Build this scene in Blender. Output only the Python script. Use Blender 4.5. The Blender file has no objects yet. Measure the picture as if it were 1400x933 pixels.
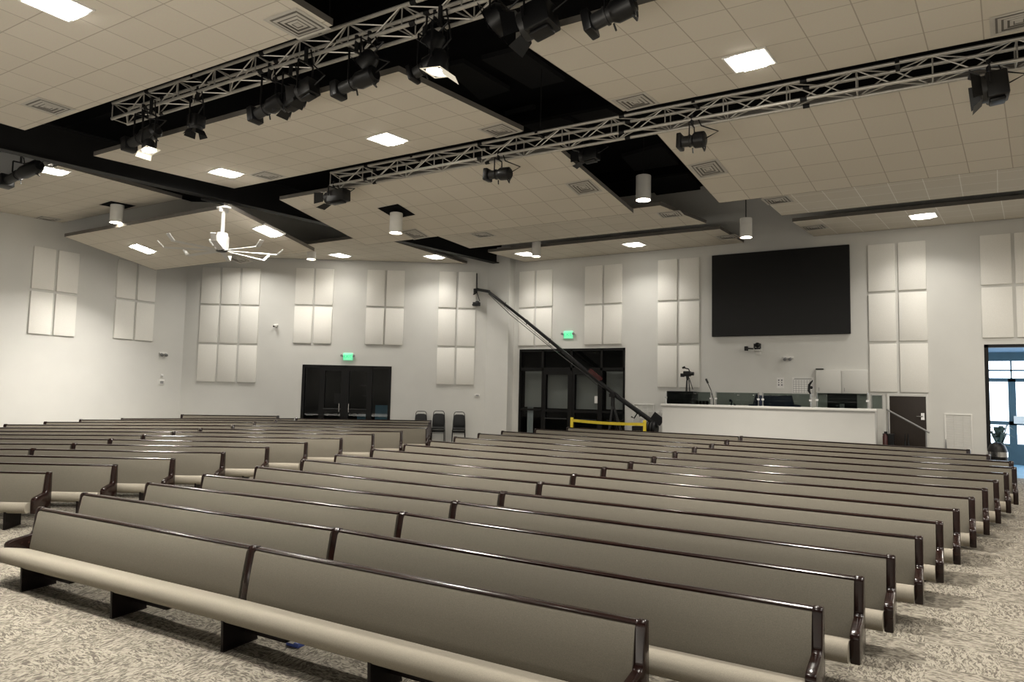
import bpy, bmesh, math, random
from math import sin, cos, radians, pi, atan2, sqrt
from mathutils import Vector as V, Matrix
random.seed(7)
S = bpy.context.scene
COL = S.collection

# ------------------------------------------------------------------ camera model (metres, 1400x933 frame)
F, PITCH, ROLL, YAW, CH = 960.0, radians(4.35), radians(1.23), radians(-30.68), 2.855
_rt = V((cos(YAW), -sin(YAW), 0)); _fh = V((sin(YAW), cos(YAW), 0))
FW = _fh*cos(PITCH) + V((0, 0, sin(PITCH))); _up = _rt.cross(FW)
RT = _rt*cos(ROLL) + _up*sin(ROLL); UP = _up*cos(ROLL) - _rt*sin(ROLL)
EYE = V((0, 0, CH))
def ray(x, y): return FW + RT*((x-700)/F) + UP*((466.5-y)/F)
def at_y(x, y, Y): d = ray(x, y); return EYE + d*(Y/d.y)
def at_z(x, y, z): d = ray(x, y); return EYE + d*((z-CH)/d.z)
def on(x, y, P0, n): d = ray(x, y); return EYE + d*((V(P0)-EYE).dot(n)/d.dot(n))

# ------------------------------------------------------------------ places
SL, GX, KX = .0453, .035, -11.4             # the floor rises away from the stage and towards the left block
def floor_z(x, y): return SL*y + (GX*(KX-x) if x < KX else 0)
YW = 21.9                                    # wall behind the sound booth
K = V((-13.23, 21.9, 0)); AZM = radians(33)  # corner column; angled wall runs left from it
MD = V((cos(AZM), sin(AZM), 0)); MN = V((sin(AZM), -cos(AZM), 0))      # along wall, into the room
LC = K + MD*-11.58                           # corner of angled wall and left wall
AZL = radians(91); LD = V((cos(AZL), sin(AZL), 0)); LN = V((sin(AZL), -cos(AZL), 0))
ROOF = 9.6

# ------------------------------------------------------------------ mesh helper
class MB:
    def __init__(s, M=None): s.v = []; s.f = []; s.uv = {}; s.M = M
    def add(s, vs, fs):
        b = len(s.v)
        for p in vs:
            p = V(p); s.v.append(s.M @ p if s.M else p)
        for f in fs: s.f.append([b+i for i in f])
        return s
    def box(s, x0, x1, y0, y1, z0, z1):
        return s.add([(x0,y0,z0),(x1,y0,z0),(x1,y1,z0),(x0,y1,z0),(x0,y0,z1),(x1,y0,z1),(x1,y1,z1),(x0,y1,z1)],
                     [(0,3,2,1),(4,5,6,7),(0,1,5,4),(1,2,6,5),(2,3,7,6),(3,0,4,7)])
    def bar(s, p, q, w, h, up=(0,0,1)):          # rectangular bar from p to q
        p, q = V(p), V(q); a = (q-p).normalized(); u = V(up)
        if abs(a.dot(u)) > .98: u = V((1,0,0))
        b = a.cross(u).normalized()*w/2; c = b.cross(a).normalized()*h/2
        return s.add([p-b-c,p+b-c,p+b+c,p-b+c,q-b-c,q+b-c,q+b+c,q-b+c],
                     [(0,1,2,3),(7,6,5,4),(0,4,5,1),(1,5,6,2),(2,6,7,3),(3,7,4,0)])
    def tube(s, pts, r, n=8, cap=True):
        pts = [V(p) for p in pts]; rs = r if isinstance(r, (list, tuple)) else [r]*len(pts)
        b = len(s.v); vs = []; fs = []; prev = None
        for i, p in enumerate(pts):
            t = (pts[min(i+1, len(pts)-1)] - pts[max(i-1, 0)]).normalized()
            if prev is None:
                u = t.cross(V((0,0,1)))
                if u.length < .05: u = t.cross(V((1,0,0)))
                u.normalize()
            else: u = (prev - t*prev.dot(t)).normalized()
            prev = u; w = t.cross(u)
            for k in range(n):
                a = 2*pi*k/n; vs.append(p + (u*cos(a) + w*sin(a))*rs[i])
        for i in range(len(pts)-1):
            for k in range(n): fs.append((i*n+k, i*n+(k+1)%n, (i+1)*n+(k+1)%n, (i+1)*n+k))
        if cap: fs.append(tuple(reversed(range(n)))); fs.append(tuple(range((len(pts)-1)*n, len(pts)*n)))
        return s.add(vs, fs)
    def ext(s, poly, x0, x1):                    # polygon in (y,z) swept along x
        n = len(poly); vs = [(x0,y,z) for y, z in poly] + [(x1,y,z) for y, z in poly]
        fs = [tuple(range(n)), tuple(reversed(range(n, 2*n)))] + [(i, n+i, n+(i+1)%n, (i+1)%n) for i in range(n)]
        return s.add(vs, fs)
    def plan(s, poly, z0, z1):                   # polygon in (x,y) lifted in z
        n = len(poly); vs = [(x,y,z0) for x, y in poly] + [(x,y,z1) for x, y in poly]
        fs = [tuple(reversed(range(n))), tuple(range(n, 2*n))] + [(i, (i+1)%n, n+(i+1)%n, n+i) for i in range(n)]
        return s.add(vs, fs)
    def quad(s, a, b, c, d): return s.add([a,b,c,d], [(0,1,2,3)])
    def ball(s, c, r, n=10, m=6, sc=(1,1,1)):
        c = V(c); vs = []; fs = []
        for i in range(m+1):
            t = pi*i/m
            for k in range(n):
                a = 2*pi*k/n; vs.append(c + V((r*sc[0]*sin(t)*cos(a), r*sc[1]*sin(t)*sin(a), r*sc[2]*cos(t))))
        for i in range(m):
            for k in range(n): fs.append((i*n+k, (i+1)*n+k, (i+1)*n+(k+1)%n, i*n+(k+1)%n))
        return s.add(vs, fs)
    def build(s, name, mat, parent=None, bevel=0, seg=2, smooth=True, uvf=None):
        me = bpy.data.meshes.new(name); bm = bmesh.new()
        vs = [bm.verts.new(p) for p in s.v]
        for f in s.f:
            try: bm.faces.new([vs[i] for i in f])
            except ValueError: pass
        bmesh.ops.remove_doubles(bm, verts=bm.verts, dist=1e-5)
        bmesh.ops.recalc_face_normals(bm, faces=bm.faces)
        if bevel: bmesh.ops.bevel(bm, geom=[e for e in bm.edges if e.is_manifold and e.calc_face_angle(0) > .5], offset=bevel, segments=seg, affect='EDGES', profile=.5, clamp_overlap=True)
        if smooth:
            for f in bm.faces: f.smooth = True
            for e in bm.edges: e.smooth = e.is_manifold and e.calc_face_angle(0) < .62
        if uvf:
            L = bm.loops.layers.uv.new('grid')
            for f in bm.faces:
                for l in f.loops: l[L].uv = uvf(l.vert.co)
        bm.to_mesh(me); bm.free()
        me.materials.append(mat)
        o = bpy.data.objects.new(name, me); COL.objects.link(o)
        if parent: o.parent = parent
        return o

def tag(o, label, cat, group=None, kind=None):
    if label: o['label'] = label
    if cat: o['category'] = cat
    if group: o['group'] = group
    if kind: o['kind'] = kind
    return o
def thing(name, label, cat, M=None, group=None, kind=None):
    o = bpy.data.objects.new(name, None); COL.objects.link(o); o.empty_display_size = .2
    if M is not None:
        if not isinstance(M, Matrix): M = Matrix.Translation(M)
        o.matrix_world = M
    return tag(o, label, cat, group, kind)
def frame(o, x, y, z): 
    M = Matrix((x, y, z)).transposed().to_4x4(); M.translation = o; return M
def hier(o, M):                                 # copy helper: thing + parts + sub-parts
    c = o.copy(); COL.objects.link(c); c.matrix_world = M
    for ch in o.children:
        d = ch.copy(); COL.objects.link(d); d.parent = c
        for g in ch.children:
            e = g.copy(); COL.objects.link(e); e.parent = d
    return c

# ------------------------------------------------------------------ materials
def mat(name, col, rough=.6, metal=0, noise=None, bump=0, coat=0, emit=None, spec=None, stretch=(1,1,1), trans=0, alpha=1):
    m = bpy.data.materials.new(name); m.use_nodes = True; nt = m.node_tree; N = nt.nodes; L = nt.links
    p = N['Principled BSDF']; p.inputs['Base Color'].default_value = (*col, 1); p.inputs['Roughness'].default_value = rough
    p.inputs['Metallic'].default_value = metal; p.inputs['Coat Weight'].default_value = coat; p.inputs['Coat Roughness'].default_value = .12
    if spec is not None: p.inputs['Specular IOR Level'].default_value = spec
    if trans: p.inputs['Transmission Weight'].default_value = trans
    if emit: p.inputs['Emission Color'].default_value = (*emit[0], 1); p.inputs['Emission Strength'].default_value = emit[1]
    if noise:
        sc, amt = noise
        tc = N.new('ShaderNodeTexCoord'); mp = N.new('ShaderNodeMapping'); mp.inputs['Scale'].default_value = stretch
        n = N.new('ShaderNodeTexNoise'); n.inputs['Scale'].default_value = sc; n.inputs['Detail'].default_value = 4
        r = N.new('ShaderNodeValToRGB')
        r.color_ramp.elements[0].position = .3; r.color_ramp.elements[1].position = .7
        r.color_ramp.elements[0].color = (*[c*(1-amt) for c in col], 1); r.color_ramp.elements[1].color = (*[min(1, c*(1+amt)) for c in col], 1)
        L.new(tc.outputs['Object'], mp.inputs[0]); L.new(mp.outputs[0], n.inputs['Vector']); L.new(n.outputs['Fac'], r.inputs[0]); L.new(r.outputs[0], p.inputs['Base Color'])
        if bump:
            b = N.new('ShaderNodeBump'); b.inputs['Strength'].default_value = bump; b.inputs['Distance'].default_value = .01
            L.new(n.outputs['Fac'], b.inputs['Height']); L.new(b.outputs[0], p.inputs['Normal'])
    return m

M_wall = mat('wall_paint', (.64,.634,.605), .85, noise=(1.5,.02))
M_panel = mat('panel_fabric', (.82,.805,.76), .9, noise=(60,.03), bump=.05)
M_black = mat('black_roof', (.003,.003,.0035), .95, spec=.1, noise=(2,.2))
M_dpanel = mat('dark_panel', (.020,.020,.021), .95, spec=.1, noise=(30,.1))
M_steel = mat('black_steel', (.006,.006,.0062), .6, spec=.25, noise=(3,.15))
M_alu = mat('truss_aluminium', (.46,.44,.40), .45, .6, noise=(20,.08))
M_fix = mat('fixture_black', (.005,.005,.0055), .4, spec=.35, noise=(10,.1))
M_fixg = mat('fixture_grey', (.018,.018,.018), .42, spec=.4, noise=(10,.1))
M_wood = mat('espresso_wood', (.013,.0055,.0043), .22, spec=.25, noise=(3,.4), coat=.22, stretch=(1,6,6))
M_woodd = mat('dark_support_wood', (.006,.0035,.003), .5, spec=.2, noise=(4,.3))
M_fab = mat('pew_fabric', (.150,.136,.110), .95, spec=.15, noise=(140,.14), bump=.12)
M_fab_lit = mat('pew_fabric_lit_seat', (.250,.225,.182), .95, spec=.15, noise=(140,.12), bump=.12)  # same pew fabric, lightened: overhead light on the seats put into the colour
M_edge = mat('cloud_edge', (.13,.12,.105), .8, noise=(5,.05))
M_white = mat('white_paint', (.72,.71,.68), .5, noise=(8,.03))
M_fan = mat('fan_white', (.48,.475,.46), .4, noise=(8,.03))
M_led = mat('led_black', (.003,.003,.0033), .5, spec=.2, noise=(5,.15))
M_blackp = mat('black_plastic', (.005,.005,.0055), .45, spec=.3, noise=(20,.1))
M_frame = mat('bronze_frame', (.004,.0038,.0038), .5, spec=.25, noise=(10,.1))
M_door = mat('brown_door', (.026,.019,.015), .5, spec=.25, noise=(6,.1), stretch=(6,1,1))
M_chrome = mat('chrome', (.6,.6,.6), .2, 1, noise=(10,.05))
M_yellow = mat('yellow', (.72,.55,.03), .5, noise=(10,.05))
M_shade = mat('grey_shade', (.42,.41,.39), .9, noise=(40,.05))
M_curtain = mat('curtain', (.85,.9,.93), .8, noise=(5,.1), stretch=(8,1,.2))
M_cloth = mat('navy_cloth', (.012,.020,.045), .9, noise=(8,.3), bump=.3)
M_chair = mat('chair_vinyl', (.014,.0145,.015), .5, spec=.3, noise=(50,.1))
M_grey = mat('grey_plastic', (.25,.25,.25), .5, noise=(10,.05))
M_red = mat('red_paint', (.045,.005,.004), .4, noise=(10,.05))
M_blue = mat('blue_packet', (.05,.08,.30), .4, noise=(10,.1))
M_vent = mat('vent_paint', (.46,.44,.40), .5, noise=(8,.03))
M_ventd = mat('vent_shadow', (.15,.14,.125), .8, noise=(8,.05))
M_green = mat('exit_green', (.01,.35,.12), .5, noise=(4,.05), emit=((.0,.75,.25), .45))
M_exitw = mat('exit_housing', (.35,.80,.55), .5, noise=(4,.03), emit=((.12,.9,.42), .28))
M_lens = mat('troffer_lens', (.9,.9,.88), .5, noise=(4,.02), emit=((1,.955,.87), 26))
M_lens2 = mat('troffer_lens_wall_side', (.9,.9,.88), .5, noise=(4,.02), emit=((1,.955,.87), 8))
M_lensd = mat('downlight_lens', (.9,.9,.85), .5, noise=(4,.02), emit=((1,.9,.74), 16))
M_refl = mat('troffer_reflector', (.85,.84,.80), .4, noise=(4,.02), emit=((1,.94,.82), 1.2))
M_par = mat('par_lens', (.9,.9,.85), .3, noise=(4,.02), emit=((1,.93,.8), 30))
M_gel = mat('gel_frame', (.55,.52,.44), .5, noise=(10,.05), emit=((1,.9,.7), .25))
M_foyer = mat('foyer_floor_sky_tint', (.14,.30,.42), .6, noise=(3,.08))  # blue of the reflected sky is put into this floor colour
M_ext = mat('daylight_ground', (.75,.8,.85), .9, noise=(.6,.08))
M_paper = mat('paper', (.75,.74,.72), .8, noise=(8,.02))
M_ink = mat('ink', (.06,.06,.09), .8, noise=(8,.02))

def glass(name, tint, refl=.08, alpha=.9):
    m = bpy.data.materials.new(name); m.use_nodes = True; N = m.node_tree.nodes; L = m.node_tree.links
    N.remove(N['Principled BSDF']); out = N['Material Output']
    tr = N.new('ShaderNodeBsdfTransparent'); tr.inputs[0].default_value = (*tint, 1)
    gl = N.new('ShaderNodeBsdfGlossy'); gl.inputs['Roughness'].default_value = .03
    n = N.new('ShaderNodeTexNoise'); n.inputs['Scale'].default_value = 3
    mx0 = N.new('ShaderNodeMath'); mx0.operation = 'MULTIPLY_ADD'; mx0.inputs[1].default_value = .03; mx0.inputs[2].default_value = refl
    L.new(n.outputs['Fac'], mx0.inputs[0])
    mx = N.new('ShaderNodeMixShader'); L.new(mx0.outputs[0], mx.inputs[0]); L.new(tr.outputs[0], mx.inputs[1]); L.new(gl.outputs[0], mx.inputs[2]); L.new(mx.outputs[0], out.inputs[0])
    return m
M_gdark = glass('dark_glass', (.55,.58,.58), .010)
M_gclear = glass('clear_glass', (.45,.49,.47), -.006)
M_gday = glass('day_glass', (.93,.96,1), .03)

def tile_mat(name, line):
    m = bpy.data.materials.new(name); m.use_nodes = True; N = m.node_tree.nodes; L = m.node_tree.links; p = N['Principled BSDF']; p.inputs['Roughness'].default_value = .9
    uv = N.new('ShaderNodeUVMap'); uv.uv_map = 'grid'
    br = N.new('ShaderNodeTexBrick'); br.offset = 0; br.squash = 1
    for k, v in {'Scale': 1, 'Mortar Size': .009, 'Mortar Smooth': .3, 'Brick Width': .655, 'Row Height': .655, 'Bias': 0}.items(): br.inputs[k].default_value = v
    br.inputs['Color1'].default_value = (.62,.575,.495,1); br.inputs['Color2'].default_value = (.65,.605,.525,1); br.inputs['Mortar'].default_value = (*line, 1)
    n = N.new('ShaderNodeTexNoise'); n.inputs['Scale'].default_value = 45; mx = N.new('ShaderNodeMixRGB'); mx.blend_type = 'MULTIPLY'; mx.inputs[0].default_value = .12
    L.new(uv.outputs[0], br.inputs['Vector']); L.new(uv.outputs[0], n.inputs['Vector']); L.new(br.outputs['Color'], mx.inputs[1]); L.new(n.outputs['Color'], mx.inputs[2]); L.new(mx.outputs[0], p.inputs['Base Color'])
    return m
M_tile = tile_mat('ceiling_tiles', (.40,.36,.30)); M_tile_glint = tile_mat('ceiling_tiles_glint_grid', (.86,.84,.79))  # second one paints light reflecting off the grid as whiter lines

def carpet():
    m = bpy.data.materials.new('carpet_tiles'); m.use_nodes = True; N = m.node_tree.nodes; L = m.node_tree.links; p = N['Principled BSDF']; p.inputs['Roughness'].default_value = .97
    tc = N.new('ShaderNodeTexCoord'); outs = []
    wob = N.new('ShaderNodeTexNoise'); wob.inputs['Scale'].default_value = 5; L.new(tc.outputs['Object'], wob.inputs['Vector'])
    addw = N.new('ShaderNodeMixRGB'); addw.blend_type = 'ADD'; addw.inputs[0].default_value = .10; L.new(tc.outputs['Object'], addw.inputs[1]); L.new(wob.outputs['Color'], addw.inputs[2])
    for sc in ((13, 42, 1), (42, 13, 1)):
        mp = N.new('ShaderNodeMapping'); mp.inputs['Scale'].default_value = sc; mp.inputs['Rotation'].default_value = (0, 0, .5)
        n = N.new('ShaderNodeTexNoise'); n.inputs['Scale'].default_value = 1.0; n.inputs['Detail'].default_value = 2.0; n.inputs['Distortion'].default_value = 1.1
        L.new(addw.outputs[0], mp.inputs[0]); L.new(mp.outputs[0], n.inputs['Vector']); outs.append(n)
    ck = N.new('ShaderNodeTexChecker'); ck.inputs['Scale'].default_value = 1.0
    mpc = N.new('ShaderNodeMapping'); mpc.inputs['Scale'].default_value = (1.6, 1.6, .001); mpc.inputs['Location'].default_value = (.13,.21,.5); L.new(tc.outputs['Object'], mpc.inputs[0]); L.new(mpc.outputs[0], ck.inputs['Vector'])
    mx = N.new('ShaderNodeMixRGB'); L.new(ck.outputs['Fac'], mx.inputs[0]); L.new(outs[0].outputs['Fac'], mx.inputs[1]); L.new(outs[1].outputs['Fac'], mx.inputs[2])
    r = N.new('ShaderNodeValToRGB'); e = r.color_ramp.elements; e[0].position = .41; e[0].color = (.115,.098,.076,1); e[1].position = .57; e[1].color = (.37,.335,.272,1)
    L.new(mx.outputs[0], r.inputs[0])
    n2 = N.new('ShaderNodeTexNoise'); n2.inputs['Scale'].default_value = 220; m2 = N.new('ShaderNodeMixRGB'); m2.blend_type = 'MULTIPLY'; m2.inputs[0].default_value = .35
    L.new(tc.outputs['Object'], n2.inputs['Vector']); L.new(r.outputs[0], m2.inputs[1]); L.new(n2.outputs['Color'], m2.inputs[2]); L.new(m2.outputs[0], p.inputs['Base Color'])
    b = N.new('ShaderNodeBump'); b.inputs['Strength'].default_value = .4; b.inputs['Distance'].default_value = .008; L.new(n2.outputs['Fac'], b.inputs['Height']); L.new(b.outputs[0], p.inputs['Normal'])
    return m
M_carpet = carpet()

def led_mat():
    m = bpy.data.materials.new('led_modules'); m.use_nodes = True; N = m.node_tree.nodes; L = m.node_tree.links; p = N['Principled BSDF']; p.inputs['Roughness'].default_value = .42; p.inputs['Specular IOR Level'].default_value = .3
    tc = N.new('ShaderNodeTexCoord'); br = N.new('ShaderNodeTexBrick'); br.offset = 0
    mp = N.new('ShaderNodeMapping'); mp.inputs['Rotation'].default_value = (radians(90), 0, 0); L.new(tc.outputs['Object'], mp.inputs[0]); L.new(mp.outputs[0], br.inputs['Vector'])
    for k, v in {'Scale': 1, 'Mortar Size': .004, 'Brick Width': .325, 'Row Height': .2155}.items(): br.inputs[k].default_value = v
    br.inputs['Color1'].default_value = (.0035,.0035,.0037,1); br.inputs['Color2'].default_value = (.0042,.0042,.0044,1); br.inputs['Mortar'].default_value = (.002,.002,.002,1)
    L.new(br.outputs['Color'], p.inputs['Base Color']); return m
M_ledm = led_mat()

# ------------------------------------------------------------------ room shell
def room():
    mb = MB()
    for xa, xb in ((-26, KX), (KX, 12)):
        mb.add([(xa,-8,floor_z(xa,-8)),(xb,-8,floor_z(xb,-8)),(xb,22.15,floor_z(xb,22.15)),(xa,22.15,floor_z(xa,22.15))], [(0,1,2,3)])
    tag(mb.build('floor', M_carpet, smooth=False), 'streaky grey and beige carpet tile floor of the hall', 'floor', kind='structure')
    w = MB(); T = .22
    for x0, x1, z0, z1 in ((-13.9,-12.65,.3,ROOF), (-12.65,-8.62,4.48,ROOF), (-8.62,1.27,.3,ROOF), (1.27,3.4,4.41,ROOF), (3.4,10.2,.3,ROOF)):
        w.box(x0, x1, YW-.004, YW+T, z0, z1)
    tag(w.build('wall_back', M_wall, smooth=False), 'pale grey back wall behind the sound booth', 'wall', kind='structure')
    w = MB(frame(K, MD, -MN, V((0,0,1))))
    for x0, x1, z0 in ((-11.8,-7.31,.3), (-7.31,-4.14,3.77), (-4.14,.25,.3)): w.box(x0, x1, -.004, T, z0, ROOF)
    tag(w.build('wall_angled', M_wall, smooth=False), 'pale grey angled wall with the dark double doors', 'wall', kind='structure')
    w = MB(frame(LC, LD, -LN, V((0,0,1)))); w.box(-24, 0, -.004, T, -1, ROOF)
    tag(w.build('wall_left', M_wall, smooth=False), 'pale grey wall on the left with two groups of four panels', 'wall', kind='structure')
    w = MB(); w.box(10, 10.2, -8, 22.1, -1, ROOF); tag(w.build('wall_right', M_wall, smooth=False), 'pale grey wall at the right side of the hall', 'wall', kind='structure')
    w = MB(); w.box(-24, 10.2, -8.2, -8, -1, ROOF); tag(w.build('wall_front', M_wall, smooth=False), 'pale grey wall behind the stage', 'wall', kind='structure')
    c = MB(); c.box(-26, 10.2, -8.2, 22.2, ROOF, ROOF+.1)
    for y in (2, 9, 14, 19.3): c.box(-26, 10, y-.08, y+.08, ROOF-.35, ROOF)
    tag(c.build('ceiling', M_black, smooth=False), 'black painted roof deck above the hanging ceiling sections', 'ceiling', kind='structure')
    A = K + MD*-.74; B = at_y(694.5, 480, 21.5)
    c = MB(); c.plan([(A.x,A.y),(B.x,B.y),(B.x,22.0),(A.x-.3,22.0)], .4, 8.2)
    tag(c.build('trim_1', M_wall, smooth=False), 'pale grey boxed corner column under the end of the roof beam', 'column', kind='structure')
room()

# roof beam (rigid frame rafter) running from the corner column towards the front
def beam():
    e = V((-13.45, 21.75, 8.0)); s = at_y(319, 281, 11.6)
    d = (e - V((s.x, s.y, 8.0))); d.normalize(); st = e - d*22
    t = thing('roof_beam', 'heavy black steel roof beam running to the corner column', 'beam', e)
    for nm, dz, w, h in (('lower_flange', -.37, .26, .03), ('web', 0, .03, .72), ('upper_flange', .37, .26, .03)):
        m = MB(); m.bar(V((0,0,dz)), st-e+V((0,0,dz)), w, h); m.build(nm, M_steel, t, smooth=False)
    m = MB(); m.bar(V((0,0,-.35)), V((0,.02,-.35))-d*.0+V((0,0,-.55)), .24, .2); m.build('bearing', M_steel, t, smooth=False)
beam()

# ------------------------------------------------------------------ hanging ceiling sections
L0F, L1N, L1F, L2N, L2F, SN, SF, R3N, R3F = (6.45,7.68), (7.95,7.709), (11.2,7.832), (12.2,7.735), (15.2,7.119), (16.5,7.6), (18.8,7.602), (19.6,7.608), (21.85,7.65)
def X(px, py, lev): d = ray(px, py); return d.x/d.y*lev[0]
clouds = {}
def cloud(key, near, far, xs, label, light=False, poly=None, th=.09):
    # near/far = (Y, z); xs = near-left, near-right, far-right, far-left
    yn, zn = near; yf, zf = far
    sl = (zf-zn)/(yf-yn); zz = lambda y: zn+sl*(y-yn)
    pts = poly or [(xs[0],yn),(xs[1],yn),(xs[2],yf),(xs[3],yf)]
    O = V((pts[0][0], pts[0][1], zz(pts[0][1])))
    t = thing('ceiling_cloud', label, 'ceiling section', O, 'hanging ceiling sections')
    k = (xs[3]-xs[0])/(yf-yn) if xs else 0
    n = len(pts); P = [V((x,y,zz(y)))-O for x, y in pts]
    up = V((0,0,th))
    m = MB(); m.add(P, [tuple(range(n))])
    m.build('tile_field', M_tile_glint if light else M_tile, t, smooth=False, uvf=lambda c: (c.x - k*c.y, c.y*sqrt(1+sl*sl)))
    m = MB()
    for i in range(n):
        a, b = P[i], P[(i+1)%n]; m.add([a-V((0,0,.004)), b-V((0,0,.004)), b+up, a+up], [(0,1,2,3)])
    m.add([p+up for p in P], [tuple(range(n))])
    m.build('edge_trim', M_edge, t, smooth=False)
    v = V((k, 1, sl)).normalized(); nrm = V((1,0,0)).cross(V((0,1,sl))).normalized()
    clouds[key] = (O, nrm, v)
xb = [X(128,208,L1N), X(545,94,L1N), X(716,179,L1F), X(320,257,L1F)]
x0 = [X(34,177,L0F), X(455,38,L0F)]
cloud('B0', (2.4,7.62), L0F, [x0[0],x0[1],x0[1],x0[0]], 'hanging tiled ceiling section at the upper left, nearest the camera')
cloud('B1', L1N, L1F, xb, 'hanging tiled ceiling section between the two lighting trusses, left of the dark roof strip')
cloud('C1', L1N, L1F, [X(705,57,L1N), 7, 7, X(852,154.5,L1F)], 'hanging tiled ceiling section between the two trusses, right of the dark roof strip')
cloud('A1', L1N, L1F, [X(30,313,L1F)-.3, X(249,270,L1F)+.35, X(249,270,L1F), X(30,313,L1F)], 'hanging tiled ceiling section at the far left beyond the roof beam')
LA2N, LA2F = (10.86, 7.235), (13.53, 6.65)
cloud('A2', LA2N, LA2F, [X(88,324,LA2N), X(313,285,LA2N), X(430,338,LA2F), X(212,370,LA2F)], 'sloping tiled ceiling section above the white ceiling fan')
cloud('B2', L2N, L2F, [X(382,272,L2N), X(765,206,L2N), X(866,291,L2F), X(500,333,L2F)], 'sloping tiled ceiling section just beyond the far truss, in the middle')
cloud('C2', L2N, L2F, [X(897,182,L2N), 7, 7, X(983,278,L2F)], 'sloping tiled ceiling section beyond the far truss at the right')
cloud('SA', (16.0,7.6), (21.0,7.6), None, 'flat tiled ceiling section against the angled wall', poly=[(-21.6,16.05),(-14.45,16.0),(-14.45,21.02),(-21.9,16.17)])
cloud('SB', SN, SF, [X(588,326,SN), X(902.5,272,SN), X(966,305.4,SF), X(642,340.5,SF)], 'flat narrow ceiling section left of the pendant by the screen, second from the back wall')
cloud('SC', SN, SF, [X(1034,273,SN), 7, 7, X(1069,295.5,SF)], 'flat narrow ceiling section at the right, second from the back wall', True)
cloud('B3', R3N, R3F, [X(667,346,R3N), X(984,312.8,R3N), X(1017,332.6,R3F), X(718,359,R3F)], 'flat ceiling section along the back wall, left of the black screen')
cloud('C3', R3N, R3F, [X(1083,303.2,R3N), 7, 7, X(1112.5,323,R3F)], 'flat ceiling section along the back wall, right of the black screen', True)

# dark absorber panels on the roof deck in the open strip
for i, (q, l) in enumerate((([(658,82),(711,68),(772,111),(727,122)], 'upper right'), ([(606,92),(633,86),(697,124),(656,137)], 'upper left'), ([(690,158),(728,148),(785,168),(745,188)], 'lower left'), ([(755,147),(800,136),(850,158),(800,168)], 'lower right'), ([(850,215),(905,200),(960,262),(905,275)], 'furthest'))):
    P = [at_z(x, y, 9.5) for x, y in q]; O = sum(P, V())/4
    m = MB(); m.add([p-O for p in P]+[p-O+V((0,0,.1)) for p in P], [(0,1,2,3),(7,6,5,4)]+[(j,4+j,4+(j+1)%4,(j+1)%4) for j in range(4)])
    o = m.build('absorber_panel', M_dpanel, smooth=False); o.location = O
    tag(o, 'dark grey sound absorber in the black roof strip, %s one' % l, 'acoustic panel', 'dark roof absorbers')

def cpt(key, px, py):
    O, n, v = clouds[key]; return on(px, py, O, n)
def cmat(key, px, py, dz=0):
    O, n, v = clouds[key]; P = on(px, py, O, n); u = v.cross(n).normalized(); return frame(P - n*dz, u, n.cross(u), n)

def area(loc, size, power, col=(1,.93,.82), rot=(0,0,0), sy=None):
    l = bpy.data.lights.new('room_light', 'AREA'); l.energy = power; l.color = col; l.size = size
    if sy: l.shape = 'RECTANGLE'; l.size_y = sy
    o = bpy.data.objects.new('room_light', l); COL.objects.link(o); o.location = loc; o.rotation_euler = rot; return o

# ceiling troffers ------------------------------------------------
def ring(m, r0, r1, z0, z1=None):
    z1 = z0 if z1 is None else z1
    a = [(-r0,-r0,z0),(r0,-r0,z0),(r0,r0,z0),(-r0,r0,z0)]; b = [(-r1,-r1,z1),(r1,-r1,z1),(r1,r1,z1),(-r1,r1,z1)]
    m.add(a+b, [(j,(j+1)%4,4+(j+1)%4,4+j) for j in range(4)])
def make_troffer(M, lens=None):
    t = thing('ceiling_light', None, None, M)
    m = MB(); m.box(-.31,.31,-.31,-.285,-.02,.03); m.box(-.31,.31,.285,.31,-.02,.03); m.box(-.31,-.285,-.285,.285,-.02,.03); m.box(.285,.31,-.285,.285,-.02,.03); m.build('frame', M_white, t, smooth=False)
    for s_ in (-1, 1): m = MB(); m.add([(s_*.285,-.285,-.012),(s_*.285,.285,-.012),(s_*.16,.285,-.006),(s_*.16,-.285,-.006)], [(0,1,2,3)]); m.build('reflector', M_refl, t, smooth=False)
    m = MB(); m.ext([(-.285,-.008),(-.285,-.03),(.285,-.03),(.285,-.008)], -.16, .16); m.build('lens', lens or M_lens, t, smooth=False)
    return t
TR = [('C1',1025,82,'largest one, upper right between the trusses'), ('B1',530,190,'in the middle section between the trusses, right one'), ('B1',309,236,'in the middle section between the trusses, near its left tip'),
      ('A1',70,233,'at far left tucked against the roof beam'), ('A1',18,297,'cut by the left edge of the picture'), ('A2',195,340,'left of the white ceiling fan'), ('A2',367,316,'right of the white ceiling fan'),
      ('SA',465,349,'on the section by the angled wall, left one'), ('SA',594,351,'by the angled wall, right one next to the beam'), ('B3',867,334,'along the back wall left of the black screen'),
      ('B3',719,347,'along the back wall beside a white cylinder pendant'), ('C3',1262,295,'along the back wall above the right panels'), ('B0',78,6,'at the upper left corner of the picture')]
tro = None
for key, px, py, l in TR:
    M = cmat(key, px, py, .0)
    if key in ('SA', 'B3', 'C3'): o = make_troffer(M, M_lens2)
    elif tro is None: tro = o = make_troffer(M)
    else: o = hier(tro, M)
    dl = area(M @ V((0,0,-.06)), .5, ({309: 30, 367: 26, 195: 105, 465: 9}[px] if px in (309, 367, 195, 465) else {'SA': 20, 'B3': 20, 'C3': 20, 'A2': 34, 'A1': 52}.get(key, 140)), (1,.955,.87)); dl.rotation_euler = M.to_euler(); dl.data.spread = radians(125)
    tag(o, 'square recessed ceiling light, lit, %s' % l, 'ceiling light', 'recessed square ceiling lights')

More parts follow.
